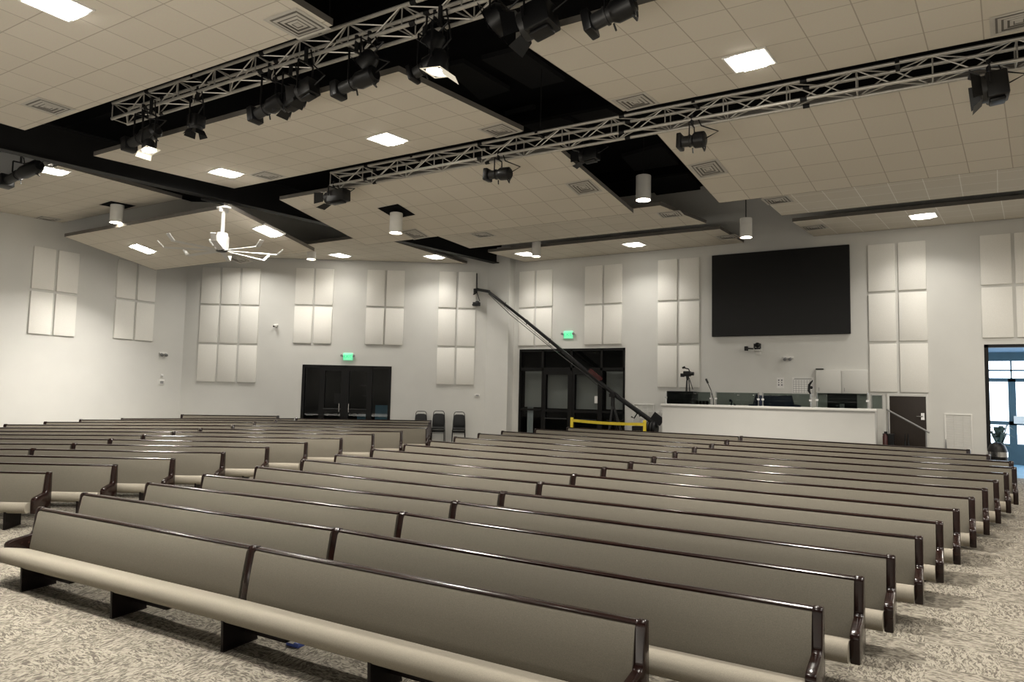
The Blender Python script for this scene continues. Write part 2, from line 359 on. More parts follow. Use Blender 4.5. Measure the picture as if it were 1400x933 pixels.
# air diffusers ---------------------------------------------------
def make_vent(M):
    t = thing('ceiling_vent', None, None, M)
    m = MB(); ring(m, .31, .27, -.004, -.012); ring(m, .27, .25, -.012, -.002); m.build('frame', M_vent, t, smooth=False)
    m = MB(); m.quad((-.26,-.26,-.003),(-.26,.26,-.003),(.26,.26,-.003),(.26,-.26,-.003)); m.build('throat', M_ventd, t, smooth=False)
    m = MB()
    for r in (.225,.16,.095): ring(m, r, r-.038, -.009, -.016)
    m.add([(-.045,-.045,-.012),(.045,-.045,-.012),(.045,.045,-.012),(-.045,.045,-.012)], [(0,1,2,3)]); m.build('louvers', M_vent, t, smooth=False)
    return t
VN = [('B0',407,33,'at the corner of the nearest section, top left of centre'), ('B0',66,146,'above the left end of the near truss'), ('B1',366,240,'beside the ceiling light at the left tip of the middle section'), ('B1',683,178,'at the right corner of the middle section, above the far truss'),
      ('C1',869,139,'just above the far truss left of the big ceiling light'), ('C1',1393,28,'cut by the right edge of the picture'), ('B2',798,256,'on the middle sloping section near its right edge'), ('C2',968,231,'on the right sloping section near its left edge'),
      ('SC',1063,274,'above the notch with the hanging pendant'), ('SB',917,293,'left of the notch with the hanging pendant'), ('B3',995,324,'along the back wall over the left edge of the screen'), ('C3',1113,311,'along the back wall over the right part of the screen'),
      ('SB',660,321,'on the middle flat section, small in the distance'), ('B2',567,320,'behind the white cylinder pendant on the middle section'), ('A1',66,299,'beside the lowest left ceiling light'), ('A2',325,354,'below the blades of the ceiling fan')]
ven = None
for key, px, py, l in VN:
    M = cmat(key, px, py, .002)
    if ven is None: ven = o = make_vent(M)
    else: o = hier(ven, M)
    tag(o, 'square ceiling air vent, %s' % l, 'vent', 'square ceiling air vents')

# cylinder pendants -----------------------------------------------
def pendant(px, pt, pb, w, Y, label, hole=None, stem=None):
    top = at_y(px, pt, Y); bot = at_y(px, pb, Y); h = top.z-bot.z; d = (bot-EYE).dot(FW); r = w/2*d/F
    t = thing('pendant_light', label, 'pendant light', V((bot.x, Y, bot.z)), 'white cylinder pendants')
    m = MB(); n = 20
    m.tube([(0,0,0),(0,0,h)], r, n, cap=False); m.tube([(0,0,.02),(0,0,h-.005)], r*.9, n, cap=False)
    m.add([(r*cos(2*pi*k/n), r*sin(2*pi*k/n), h) for k in range(n)], [tuple(range(n))]); m.build('cylinder_shade', M_white, t)
    m = MB(); m.add([(r*.9*cos(2*pi*k/n), r*.9*sin(2*pi*k/n), .04) for k in range(n)], [tuple(range(n))]); m.build('lens', M_lensd, t)
    m = MB(); m.tube([(0,0,h),(0,0,(stem or h+.6))], .012, 8); m.build('stem', M_steel, t)
    l = bpy.data.lights.new('downlight', 'SPOT'); l.energy = 460 if Y < 16.5 or stem == 2.2 else 60; l.color = (1,.93,.82); l.spot_size = radians(105); l.spot_blend = .8; l.shadow_soft_size = .08
    o = bpy.data.objects.new('downlight', l); COL.objects.link(o); o.location = (bot.x, Y, bot.z-.03)
    if hole:
        O, nn, v = clouds[hole]; P = V((bot.x, Y, 0)); P.z = O.z - (nn.x*(P.x-O.x)+nn.y*(P.y-O.y))/nn.z
        m = MB(frame(P-t.location-nn*.006, v.cross(nn).normalized(), v, nn)); m.quad((-.36,-.33,0),(.36,-.33,0),(.36,.33,0),(-.36,.33,0)); m.build('ceiling_opening', M_black, t, smooth=False)
    return t
pendant(159, 277, 305, 17, 10.75, 'white cylinder pendant in a black ceiling opening at far left, above the left wall', hole='A1', stem=1.2)
pendant(541, 292, 319, 17.5, 13.6, 'white cylinder pendant in a square black opening above the camera crane', hole='B2', stem=1)
pendant(879.5, 241, 274, 20.5, 15.8, 'largest white cylinder pendant hanging in the dark strip left of the right ceiling section', stem=2.6)
pendant(1020, 299, 325, 16, 17.6, 'white cylinder pendant on a thin stem above the black screen', stem=2.2)
pendant(425.5, 343, 355, 12, 17.0, 'short white cylinder pendant near the angled wall, right of the fan', stem=.4)
pendant(733, 331, 351, 12, 19.2, 'small white cylinder pendant beside a ceiling light over the glass storefront', stem=1.4)

# ceiling fan -----------------------------------------------------
def fan():
    top = at_y(306, 284, 10.72); hub = at_y(305.5, 341, 10.72); z = hub.z
    t = thing('ceiling_fan', 'large white ceiling fan with eight upturned blades hanging from the roof beam', 'ceiling fan', V((top.x, top.y, z)))
    H = top.z - z
    m = MB(); m.tube([(0,0,.3),(0,0,H)], .045, 12); m.build('down_rod', M_fan, t)
    m = MB(); m.box(-.16,.16,-.09,.09,H-.03,H+.02); m.box(-.03,.03,-.12,.12,H-.12,H); m.build('mount', M_fan, t, bevel=.008)
    m = MB(); m.tube([(0,0,H),(-.05,0,H+.1),(-.85,0,H+.32)], .035, 8); m.build('beam_bracket', M_steel, t)
    m = MB(); m.tube([(0,0,-.02),(0,0,.0),(0,0,.30),(0,0,.33),(0,0,.40)], [.13,.155,.155,.13,.12], 20); m.build('motor_housing', M_fan, t)
    m = MB(); m.tube([(-.16,-.05,.12),(-.22,-.1,.2),(-.30,-.12,.24)], [.08,.07,.03], 10); m.build('control_box', M_fan, t)
    m = MB(); m.tube([(0,0,-.06),(0,0,-.02)], [.10,.17], 20); m.build('hub', M_fixg, t)
    for k in range(8):
        a = 2*pi*k/8 + .012; u = V((cos(a), sin(a), 0)); w = V((-sin(a), cos(a), 0)); R = 1.40
        m = MB()
        ring_ = lambda r, c, zz: [u*r - w*c/2 + V((0,0,zz-.012)), u*r + V((0,0,zz+.022)), u*r + w*c/2 + V((0,0,zz+.012)), u*r + V((0,0,zz-.008))]
        secs = [ring_(.12,.13,-.03), ring_(.6,.14,-.035), ring_(R-.12,.115,-.045)]
        vs = sum(secs, []); fs = [(3,2,1,0),(8,9,10,11)]
        for i in range(2):
            for j in range(4): fs.append((i*4+j, i*4+(j+1)%4, i*4+4+(j+1)%4, i*4+4+j))
        m.add(vs, fs); b = m.build('blade', M_fan, t)
        m = MB(); m.bar(u*(R-.14)+V((0,0,-.045)), u*R+V((0,0,.10)), .115, .025); m.build('winglet', M_fan, b, bevel=.006)
fan()

# ------------------------------------------------------------------ trusses
def truss(y0, y1, z0, z1, xa, xb, label, pitch=.5):
    t = thing('lighting_truss', label, 'truss', V((xa, (y0+y1)/2, z0)))
    hy, hz = (y1-y0)/2, z1-z0; Lx = xb-xa; r = .029
    for y, z in ((-hy,0),(hy,0),(-hy,hz),(hy,hz)):
        m = MB(); m.tube([(0,y,z),(Lx,y,z)], r, 10); m.build('chord', M_alu, t)
    faces = (((-hy,0),(-hy,hz)), ((hy,0),(hy,hz)), ((-hy,0),(hy,0)), ((-hy,hz),(hy,hz)))
    n = int(Lx/pitch)
    for fi, (A, B) in enumerate(faces):
        m = MB()
        for i in range(n):
            x = i*pitch; a, b = (A, B) if (i+fi) % 2 else (B, A)
            m.tube([(x,a[0],a[1]),(x+pitch*.95,b[0],b[1])], .011, 6, cap=False)
            if i % 2 == 0: m.tube([(x,A[0],A[1]),(x,B[0],B[1])], .011, 6, cap=False)
        m.build('bracing', M_alu, t)
    for x in [k*3.05+1.1 for k in range(int(Lx/3.05)+1) if k*3.05+1.1 < Lx]:
        for y, z in ((-hy,0),(hy,0),(-hy,hz),(hy,hz)):
            m = MB(); m.tube([(x-.05,y,z),(x+.05,y,z)], .038, 8); m.build('coupler', M_steel, t)
    for x in [k*3.05+2.4 for k in range(int(Lx/3.05)+1) if k*3.05+2.4 < Lx]:
        m = MB(); m.tube([(x,0,hz),(x,0,ROOF-z0-.36)], .012, 6); m.box(x-.03,x+.03,-hy-.03,hy+.03,hz-.02,hz+.05); m.build('hanger', M_steel, t)
truss(7.2, 7.5, 7.88, 8.18, -13.15, -1.0, 'silver box lighting truss nearest the camera, loaded with stage lights')
truss(11.55, 11.85, 7.60, 7.90, -11.85, 5.0, 'silver box lighting truss further back, crossing to the right edge')

# stage lights ----------------------------------------------------
def stage(kind, f, b, Y, size, label, hang=None, roll=0, lit=False):
    """f, b: picture points of the front and back of the fixture, at depth Y"""
    pf, pb = at_y(*f, Y), at_y(*b, Y); c = (pf+pb)/2; ax = (pf-pb); Ln = ax.length; ax.normalize()
    up = V((0,0,1)); side = ax.cross(up).normalized(); u2 = side.cross(ax)
    t = thing('stage_light', label, 'stage light', frame(c, side, u2, ax), 'stage lights on the trusses')
    if kind == 'leko':
        m = MB(); m.tube([(0,0,-Ln*.5),(0,0,-Ln*.45),(0,0,-Ln*.12),(0,0,-.02)], [size*.75,size*1.05,size*1.05,size*.8], 14); m.build('lamp_housing', M_fix, t)
        m = MB(); m.tube([(0,0,-.04),(0,0,Ln*.34)], size*.72, 14); m.tube([(0,0,Ln*.05),(0,0,Ln*.09)], size*.85, 14); m.build('lens_barrel', M_fixg, t)
        m = MB(); m.box(-size*1.0,size*1.0,-size*1.0,size*1.0,Ln*.33,Ln*.5); m.build('color_frame_holder', M_fix, t, bevel=.02)
        m = MB(); m.tube([(0,-size*1.0,-.02),(0,-size*1.7,-.03)], .012, 6); m.tube([(0,-size,-Ln*.4),(size*.3,-size*1.5,-Ln*.45),(-size*.3,-size*1.6,-Ln*.5),(0,-size,-Ln*.5)], .014, 6); m.build('handle', M_fixg, t)
        rr = size*1.15
    elif kind == 'fresnel':
        m = MB(); m.box(-size*.9,size*.9,-size*.9,size*.9,-Ln*.5,Ln*.1); m.box(-size*.6,size*.6,-size*1.15,-size*.9,-Ln*.4,Ln*.05); m.build('lamp_housing', M_fix, t, bevel=size*.3)
        m = MB(); m.tube([(0,0,Ln*.08),(0,0,Ln*.22)], size*.95, 16); m.build('lens_ring', M_fixg, t)
        m = MB()
        for sx, sy in ((1,0),(-1,0),(0,1),(0,-1)):
            if sx: m.add([(sx*size*.9,-size*.7,Ln*.22),(sx*size*.9,size*.7,Ln*.22),(sx*size*1.35,size*.9,Ln*.5),(sx*size*1.35,-size*.9,Ln*.5)], [(0,1,2,3)])
            else: m.add([(-size*.7,sy*size*.9,Ln*.22),(size*.7,sy*size*.9,Ln*.22),(size*.9,sy*size*1.35,Ln*.5),(-size*.9,sy*size*1.35,Ln*.5)], [(0,1,2,3)])
        m.build('barn_doors', M_fix, t); rr = size*1.1
    else:   # par can, seen from the front
        m = MB(); m.tube([(0,0,-Ln*.5),(0,0,-Ln*.3),(0,0,Ln*.4),(0,0,Ln*.5)], [size*.6,size*.85,size,size], 18, cap=False); m.add([(size*.6*cos(2*pi*k/18), size*.6*sin(2*pi*k/18), -Ln*.5) for k in range(18)], [tuple(range(18))]); m.build('lamp_housing', M_fix, t)
        m = MB(); m.add([(size*.97*cos(2*pi*k/18), size*.97*sin(2*pi*k/18), Ln*.38) for k in range(18)], [tuple(range(18))]); m.build('lens', M_par if lit else M_fixg, t)
        if not lit:
            m = MB()
            for ri, nn in ((0,1),(.36,6),(.72,12)):
                for k in range(nn):
                    a = 2*pi*k/nn; m.tube([(ri*size*cos(a), ri*size*sin(a), Ln*.38),(ri*size*cos(a), ri*size*sin(a), Ln*.42)], size*.12, 8)
            m.build('led_lenses', M_grey, t)
        m = MB(); ring(m, size*1.12, size*.9, Ln*.5)
        if lit: m.add([(-size*1.12,-size*1.12,Ln*.5),(size*1.12,-size*1.12,Ln*.5),(size*1.2,-size*1.6,Ln*.9),(-size*1.2,-size*1.6,Ln*.9)], [(0,1,2,3)])
        m.build('color_frame', M_gel if lit else M_fix, t); rr = size*1.1
    # yoke and clamp towards the truss (local direction of world up)
    R = t.matrix_world.to_3x3().inverted(); z = R @ V((0,0,1)); hh = max(.2, (7.90 if Y < 9 else 7.62) - c.z) if Y < 12 else hang
    m = MB(); tip = z*hh
    for s_ in (-1, 1):
        m.bar(V((s_*rr,0,0)), V((s_*rr,0,0))+z*(hh*.7), .03, .012); m.bar(V((s_*rr,0,0))+z*(hh*.7), z*(hh*.72), .03, .014)
    m.build('yoke', M_fix, t)
    m = MB(); m.tube([z*(hh*.7), tip+z*.06], .03, 8); m.build('clamp', M_steel, t)
    e = R @ V((.16,0,.0)); m = MB(); m.tube([ax*0-V((0,0,Ln*.45)), V((0,0,-Ln*.6))+e+z*.1, e+z*(hh*.6), tip+e*.6], .012, 6); m.build('cable', M_blackp, t)
    return t
Y1, Y2 = 7.2, 11.55
stage('leko', (173,200), (215,177), Y1, .125, 'black ellipsoidal stage light at the left end of the near truss', .35)
stage('par', (204,206), (203,192), Y1-.1, .12, 'lit stage light at the left end of the near truss', .5, lit=True)
stage('fresnel', (267,186), (269,158), Y1, .12, 'black box stage light pointing down, alone right of the left-end cluster', .4)
stage('leko', (345,160), (388,136), Y1, .12, 'black ellipsoidal stage light with silver catches on the near truss, second ellipsoidal from the left', .4)
stage('fresnel', (383,148), (408,132), Y1+.1, .13, 'black barn-door stage light in the tight near-truss cluster, left one of two', .4)
stage('fresnel', (403,133), (430,117), Y1-.1, .13, 'black barn-door stage light in the tight near-truss cluster, right one of two', .4)
stage('leko', (458,126), (514,100), Y1, .12, 'black ellipsoidal stage light below the round lamp, against the ceiling corner', .45)
stage('par', (497,92), (511,72), Y1, .15, 'unlit dark round stage light right above the middle ellipsoidal one', .35)
stage('par', (588,66), (600,44), Y1, .16, 'unlit round stage light directly above the bright lit one', .35)
stage('par', (598,99), (602,70), Y1-.05, .15, 'bright lit stage light on the near truss at the edge of the dark roof strip', .5, lit=True)
stage('leko', (562,104), (596,82), Y1+.15, .11, 'black ellipsoidal stage light just left of the bright lit lamp', .45)
stage('par', (673,32), (692,16), Y1, .20, 'round dark lamp with a honeycomb of small lenses near the top centre', .35)
stage('fresnel', (700,46), (756,16), Y1, .19, 'big glossy black stage light with barn doors near the top centre', .4)
stage('leko', (801,36), (868,2), Y1, .135, 'black ellipsoidal stage light in front of the ceiling tiles, rightmost on the near truss', .4)
stage('leko', (3,250), (54,226), 7.6, .14, 'grey black stage light at the left picture edge beside a ceiling light', .5)
stage('fresnel', (438,274), (474,266), Y2, .15, 'black stage light with barn doors at the left end of the far truss', .45)
stage('leko', (664,240), (698,237), Y2, .12, 'black stage light hanging level under the middle of the far truss', .45)
stage('fresnel', (785,218), (818,210), Y2+1.2, .13, 'dim black stage light hanging inside the dark roof strip', .6)
stage('leko', (927,195), (965,190), Y2, .13, 'black stage light under the far truss, at the corner of the right ceiling section', .45)
stage('fresnel', (1327,127), (1378,115), Y2, .20, 'large black stage light with barn doors at the right end of the far truss', .5)

# ------------------------------------------------------------------ wall panels
PW, PH, PG = .64, 1.325, .075
ORD = ('first','second','third','fourth','fifth','sixth')
panel0 = None
def panels(O, d, n, s0, z0, cols, rows, where, w=PW, h=PH, gx=PG, gz=PG, only=None):
    global panel0
    for r in range(rows):
        for c in range(cols):
            P = V(O) + d*(s0 + c*(w+gx) + w/2); P.z = z0 + r*(h+gz) + h/2
            M = frame(P, d, -n, V((0,0,1)))
            if panel0 is None:
                m = MB(); m.box(-PW/2, PW/2, -.055, 0, -PH/2, PH/2); panel0 = o = m.build('acoustic_panel', M_panel, bevel=.012)
            else: o = panel0.copy(); COL.objects.link(o)
            o.matrix_world = M @ Matrix.Diagonal((w/PW, 1, h/PH, 1))
            rr = {1: [''], 2: ['lower row','upper row'], 3: ['bottom row','middle row','top row']}[rows][r]; cc = {2: ['left','right'], 3: ['left','centre','right'], 1: ['']}[cols][c]
            tag(o, 'white wall panel, %s %s, %s' % (rr, cc, where), 'acoustic panel', 'white acoustic wall panels')
panels(LC, LD, LN, -5.12, 4.35, 2, 2, 'four-panel group furthest left', h=1.27, w=.625)
panels(LC, LD, LN, -2.56, 4.41, 2, 2, 'four-panel group nearest the corner, left wall', h=1.27)
panels(K, MD, MN, -11.03, 3.08, 3, 3, 'nine-panel group, angled wall')
panels(K, MD, MN, -7.69, 4.54, 2, 2, 'four-panel group right of the nine-panel group')
panels(K, MD, MN, -5.12, 4.55, 2, 2, 'four-panel group right of the angled-wall exit sign')
panels(K, MD, MN, -2.51, 3.17, 2, 3, 'six-panel group above the stacking chairs')
XD, YN = V((1,0,0)), V((0,-1,0))
panels((0,YW,0), XD, YN, -12.71, 4.61, 2, 2, 'four-panel group above the storefront, left of exit sign', h=1.31)
panels((0,YW,0), XD, YN, -10.10, 4.61, 2, 2, 'four-panel group above the storefront, right of exit sign', h=1.31)
panels((0,YW,0), XD, YN, -7.50, 3.19, 2, 3, 'six-panel group left of the black screen')
panels((0,YW,0), XD, YN, -1.39, 3.14, 2, 3, 'six-panel group right of the black screen', w=.665)
panels((0,YW,0), XD, YN, 1.24, 4.58, 2, 2, 'four-panel group above the bright entrance', w=.665, h=1.31)

# ------------------------------------------------------------------ video wall
def screen():
    x0, x1, z0, z1 = -5.74, -1.85, 4.77, 7.32
    t = thing('video_wall', 'large black video wall, switched off, above the sound booth', 'screen', V((x0, YW, z0)))
    m = MB(); m.box(0, x1-x0, -.10, 0, 0, z1-z0); m.build('cabinet', M_led, t, bevel=.01)
    m = MB(); m.box(.01, x1-x0-.01, -.112, -.099, .01, z1-z0-.01); m.build('display', M_ledm, t, smooth=False)
screen()

# ------------------------------------------------------------------ pews
FN = V((0, -SL, 1)).normalized()
PANEL_P = [(0.005,.905),(-.055,.915),(-.085,.88),(-.13,.60),(-.16,.565),(-.40,.535),(-.455,.515),(-.475,.48),(-.475,.25),(-.01,.25),(.0,.5)]
POST_P = [(0.005,.905),(-.06,.92),(-.095,.885),(-.155,.62),(-.205,.36),(-.06,.36)]
def seat_poly():
    p = [(-.12,.35),(-.30,.405),(-.47,.452)]
    for k in range(9):
        a = pi/2 + pi*k/8*.97; p.append((-.53+.092*cos(a), .368+.092*sin(a)))
    return p + [(-.49,.285),(-.14,.29)]
SEATP = seat_poly()
BACKP = [(-.045,.874),(-.072,.872),(-.095,.848),(-.15,.62),(-.192,.40),(-.19,.36),(-.10,.36),(-.02,.87)]
RAILP = [(.012,.874),(.012,.89),(-.005,.900),(-.055,.900),(-.076,.888),(-.076,.874)]
REARP = [(-.018,.868),(.008,.868),(-.085,.30),(-.11,.30)]
pew_n = 0
def pew(Pa, Pb, nrm, label, group, left='panel', right='post', legs=None, z=.9, tray=False):
    """Pa, Pb: picture-derived points of the top rear corners of the two ends"""
    x = (Pb-Pa); Ln = x.length; x.normalize(); zz = (nrm - x*nrm.dot(x)).normalized(); y = zz.cross(x)
    t = thing('pew', label, 'pew', frame(Pa - zz*z, x, y, zz), group)
    T = .068
    a = .036 if left == 'panel' else .09; b = Ln - .036
    m = MB(); m.ext(SEATP, (a if left == 'panel' else 0)+.005, (b if right == 'panel' else Ln)-.005); m.build('seat_cushion', M_fab_lit, t)
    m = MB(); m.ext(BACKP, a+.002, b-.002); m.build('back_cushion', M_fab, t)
    m = MB(); m.ext(REARP, a, b); m.build('back_board', M_woodd, t, smooth=False)
    m = MB(); m.ext(RAILP, a-.005, b+.005); m.build('top_rail', M_wood, t)
    if left == 'panel': m = MB(); m.ext(PANEL_P, -.045, .040); m.build('end_panel', M_wood, t, bevel=.014)
    if right == 'panel': m = MB(); m.ext(PANEL_P, Ln-.04, Ln+.045); m.build('end_panel', M_wood, t, bevel=.014)
    if right == 'post': m = MB(); m.ext(POST_P, Ln-.005, Ln+.085); m.build('divider_post', M_wood, t, bevel=.01)
    if legs is None:
        n = max(2, round(Ln/1.95)); legs = [.62+(Ln-1.0)*k/(n-1) if n > 1 else Ln/2 for k in range(n)]
    for lx in legs:
        m = MB(); m.ext([(-.60,-.012),(-.60,.31),(-.18,.31),(-.18,-.012)], lx-.018, lx+.018); m.box(lx-.025, lx+.025, -.6, -.18, 0, .012); m.build('leg', M_woodd, t, smooth=False)
    m = MB(); m.bar((a+.3,-.20,.24), (b-.3,-.20,.24), .03, .07); m.build('under_rail', M_woodd, t, smooth=False)
    if tray:
        for lx in legs: m = MB(); m.box(lx+.02, lx+.62, -.34, -.19, .12, .16); m.build('under_seat_tray', M_woodd, t, bevel=.005)
    return t
RT_T = [(880,847),(1119,829),(1175,788),(1218,759),(1256,733),(1284,713),(1307,696),(1328,680),(1346,668),(1361,657),(1375,647),(1386,639),(1382,631),(1351,622),(1324,615)]
LF_T = [(60,694),(119,674),(207,660),(287,649),(356,638),(416,628),(466,622),(511,614),(553.5,607.5),(589,602.5),(624,597.5),(654,592.5),(688.5,589.5),(734,586.5),(777.5,584.3)]
MD_T = [(350,746),(462,722),(551,700),(623,685),(688,672),(739,659),(784.6,648.3),(826,639),(862.5,631.3),(894,624.7),(923,617.8),(949.5,611.6),(973,607),(993.5,602),(1012.3,596.7)]
NUM = ['first','second','third','fourth','fifth','sixth','seventh','eighth','ninth','tenth','eleventh','twelfth','thirteenth','fourteenth','fifteenth']
P0 = V((0,0,.9)); NP = V((0,-SL,1))
for i in range(15):
    A, B, C = (on(*p, P0, NP) for p in (LF_T[i], MD_T[i], RT_T[i]))
    if i >= 2: A.x = -11.4 if i < 12 else A.x
    # keep each row straight and true to one depth on average
    row = 'central block, %s row from the front' % NUM[i]
    lg = [.68, 2.63] if i == 0 else None
    pew(A, B, FN, 'tan pew left of the divider post, %s' % row, 'pews of the central block', 'panel', 'post', lg, tray=i == 0)
    lg = [.24, 2.19, 4.1] if i == 0 else None
    pew(B, C, FN, 'tan pew right of the divider post, %s' % row, 'pews of the central block', 'none', 'panel', lg, tray=i == 0)
# left block, rows turned to face the stage
NL = V((GX, -SL, 1)); NLn = NL.normalized(); PL0 = V((KX,0,.9))
RR = [(68.6,645.7),(158.6,635.4),(237.6,626.8),(306.3,618.4),(366.3,611.2),(419,605.2),(466.9,599.2),(510.2,593.7),(548.8,589.8),(583.4,585),(586,581.4),(587,578.5),(588.6,575.7)]
JJ = {3:(44.6,613.5),4:(101,606.6),5:(151,600.3),6:(196,594.8),7:(236.6,590),8:(273.4,585.9),9:(317.4,581.6),10:(347,577.3),11:(375,575),12:(402,572.7)}
LL = {9:(0,580.2),10:(49.4,576.8),11:(109,574.2),12:(164.2,572.9)}
for i in range(13):
    Rp = on(*RR[i], PL0, NL); row = 'left block, %s row from the front' % NUM[i]
    if i in JJ: J = on(*JJ[i], PL0, NL); az = atan2(Rp.y-J.y, Rp.x-J.x)
    else:
        az = radians(33.5); J = Rp - V((cos(az), sin(az), 0))*(3.4+.22*i); J.z = floor_z(J.x, J.y)+.9
    sh = V((-.62,.79,.05))*(.10*(i-10)) if i > 10 else V()
    if i > 10: J += sh; Rp += sh
    pew(J, Rp, NLn, 'tan pew beside the aisle, %s' % row, 'pews of the left block', 'none', 'panel')
    if i in LL: Lp = on(*LL[i], PL0, NL)
    else:
        ua = atan2(J.y-Rp.y, J.x-Rp.x) + radians(4.5); Lp = J + V((cos(ua), sin(ua), 0))*(4.3+.15*i); Lp.z = floor_z(Lp.x, Lp.y)+.9
    if Lp.x < -22.2: Lp = J + (Lp-J)*((J.x+22.2)/(J.x-Lp.x))
    if i in (11, 12): Lp += sh
    if i in JJ: pew(Lp, J, NLn, 'tan pew left of the divider post, %s' % row, 'pews of the left block', 'panel', 'post')
Lp = on(216, 571.3, PL0, NL); J = on(420, 571.5, PL0, NL)
Lp = on(249.7, 567, PL0, NL); J = on(380.3, 568.7, PL0, NL)
pew(Lp, J, NLn, 'short tan pew alone at the very back of the left block, by the wall corner', 'pews of the left block', 'panel', 'panel')
# packet left under the front pew
c = on(404, 883, (0,0,0), NP)
t = thing('tissue_packet', 'small blue and white packet on the carpet under the front pew', 'packet', frame(c, V((1,0,0)), V((0,1,SL)).normalized(), FN))
m = MB(); m.box(-.09,.09,-.05,.05,0,.05); m.build('sleeve', M_blue, t, bevel=.01)
m = MB(); m.box(-.092,.03,-.052,.052,.03,.062); m.build('wrapper', M_paper, t, bevel=.01)

# ------------------------------------------------------------------ glazed openings
def bars(m, rects, y0, y1):
    for x0, x1, z0, z1 in rects: m.box(x0, x1, y0, y1, z0, z1)
def storefront():
    x0, x1, zt = -12.65, -8.62, 4.48; zb = .97
    t = thing('window_1', 'dark glazed storefront with double doors behind the camera crane', 'window', V((0, YW, 0)), kind='structure')
    vx = [x0+.03, -11.70, -10.58, -9.46, x1-.03]
    m = MB(); bars(m, [(x0,x1,zt-.08,zt),(x0,x1,zb,zb+.06)] + [(v-.035,v+.035,zb,zt) for v in vx] + [(x0,x1,3.72,3.82),(x0,vx[1],2.30,2.37),(vx[3],x1,2.30,2.37)], -.02, .12); m.build('frame', M_frame, t, smooth=False)
    for a, b in ((vx[1],vx[2]),(vx[2],vx[3])):
        m = MB(); bars(m, [(a+.03,a+.13,zb,3.72),(b-.13,b-.03,zb,3.72),(a+.13,b-.13,3.58,3.72),(a+.13,b-.13,zb,1.25),(a+.13,b-.13,2.28,2.36)], -.01, .08); d = m.build('door_leaf', M_frame, t, smooth=False)
        m = MB(); m.tube([(a+.14,-.06,2.05),(b-.14,-.06,2.05)], .02, 8); m.build('push_bar', M_chrome if 0 else M_fixg, d)
    m = MB()
    for a, b in zip(vx[:-1], vx[1:]):
        m.quad((a,.05,3.8),(b,.05,3.8),(b,.05,zt),(a,.05,zt)); m.quad((a,.05,zb),(b,.05,zb),(b,.05,3.74),(a,.05,3.74))
    m.build('panes', M_gdark, t, smooth=False)
    for a, b, z in ((vx[0],vx[1],2.42),(vx[1],vx[2],2.4),(vx[2],vx[3],2.4),(vx[3],vx[4],2.42)):
        m = MB(); m.box(a+.1, b-.1, .20, .215, z, 3.70); m.build('roller_shade', M_shade, t, smooth=False)
    m = MB(); P = [(vx[0]+.16+.03*k, .30+.02*(k % 2)) for k in range(9)]
    for (xa, ya), (xb_, yb) in zip(P[:-1], P[1:]): m.quad((xa,ya,zb),(xb_,yb,zb),(xb_,yb,3.3),(xa,ya,3.3))
    m.build('curtain', M_curtain, t)
    m = MB(); m.box(-9.72,-9.45,.03,.045,2.62,2.86); m.build('notice', M_paper, t, smooth=False)
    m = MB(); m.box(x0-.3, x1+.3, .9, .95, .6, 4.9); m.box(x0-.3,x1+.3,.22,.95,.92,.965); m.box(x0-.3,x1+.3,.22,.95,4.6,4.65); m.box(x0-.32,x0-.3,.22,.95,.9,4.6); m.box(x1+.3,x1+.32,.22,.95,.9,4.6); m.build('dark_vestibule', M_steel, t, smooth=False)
storefront()
def double_doors():
    t = thing('door_1', 'dark glazed double doors with side panes in the angled wall', 'door', frame(K, MD, -MN, V((0,0,1))), kind='structure')
    a0, a1, zt = -7.31, -4.14, 3.77; zb = 1.05
    vx = [a0+.04, -6.64, -5.78, -4.92+.06, a1-.04]
    m = MB(); bars(m, [(a0,a1,zt-.09,zt)] + [(v-.05,v+.05,zb,zt) for v in vx], -.02, .12); m.build('frame', M_frame, t, smooth=False)
    for a, b in ((vx[1],vx[2]),(vx[2],vx[3])):
        m = MB(); bars(m, [(a+.05,a+.14,zb,zt-.09),(b-.14,b-.05,zb,zt-.09),(a+.14,b-.14,zt-.2,zt-.09),(a+.14,b-.14,zb,zb+.25),(a+.14,b-.14,2.10,2.2)], -.015, .09); d = m.build('door_leaf', M_frame, t, smooth=False)
        m = MB(); m.tube([(a+.12,-.07,2.20),(b-.12,-.07,2.20)], .022, 8); m.build('push_bar', M_fixg, d)
        m = MB(); m.tube([(b-.17 if a == vx[1] else a+.17,-.08,2.1),(b-.17 if a == vx[1] else a+.17,-.08,2.4)], .015, 8); m.build('handle', M_chrome, d)
    m = MB()
    for a, b in zip(vx[:-1], vx[1:]): m.quad((a,.05,zb),(b,.05,zb),(b,.05,zt),(a,.05,zt))
    m.build('panes', M_gdark, t, smooth=False)
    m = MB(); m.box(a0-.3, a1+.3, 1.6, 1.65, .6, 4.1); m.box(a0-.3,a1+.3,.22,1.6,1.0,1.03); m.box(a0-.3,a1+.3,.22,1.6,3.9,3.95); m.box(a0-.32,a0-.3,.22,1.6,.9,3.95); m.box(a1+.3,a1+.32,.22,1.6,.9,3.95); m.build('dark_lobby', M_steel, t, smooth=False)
    m = MB(); m.box(vx[3]+.1, a1-.06, .6, .9, 1.05, 2.35); m.box(vx[2]+.35, vx[3]-.1, .7, 1.0, 1.05, 2.0); m.build('lobby_counter', M_foyer, t, smooth=False)
    m = MB(); m.box(vx[2]+.3, vx[3]-.15, 1.4, 1.5, 3.05, 3.1); m.box(vx[2]+.4, vx[3]-.15, 1.4, 1.5, 2.65, 2.7); m.box(vx[1]+.2, vx[2]-.3, 1.4, 1.5, 2.35, 2.75); m.build('lobby_shelves', M_fixg, t, smooth=False)
double_doors()
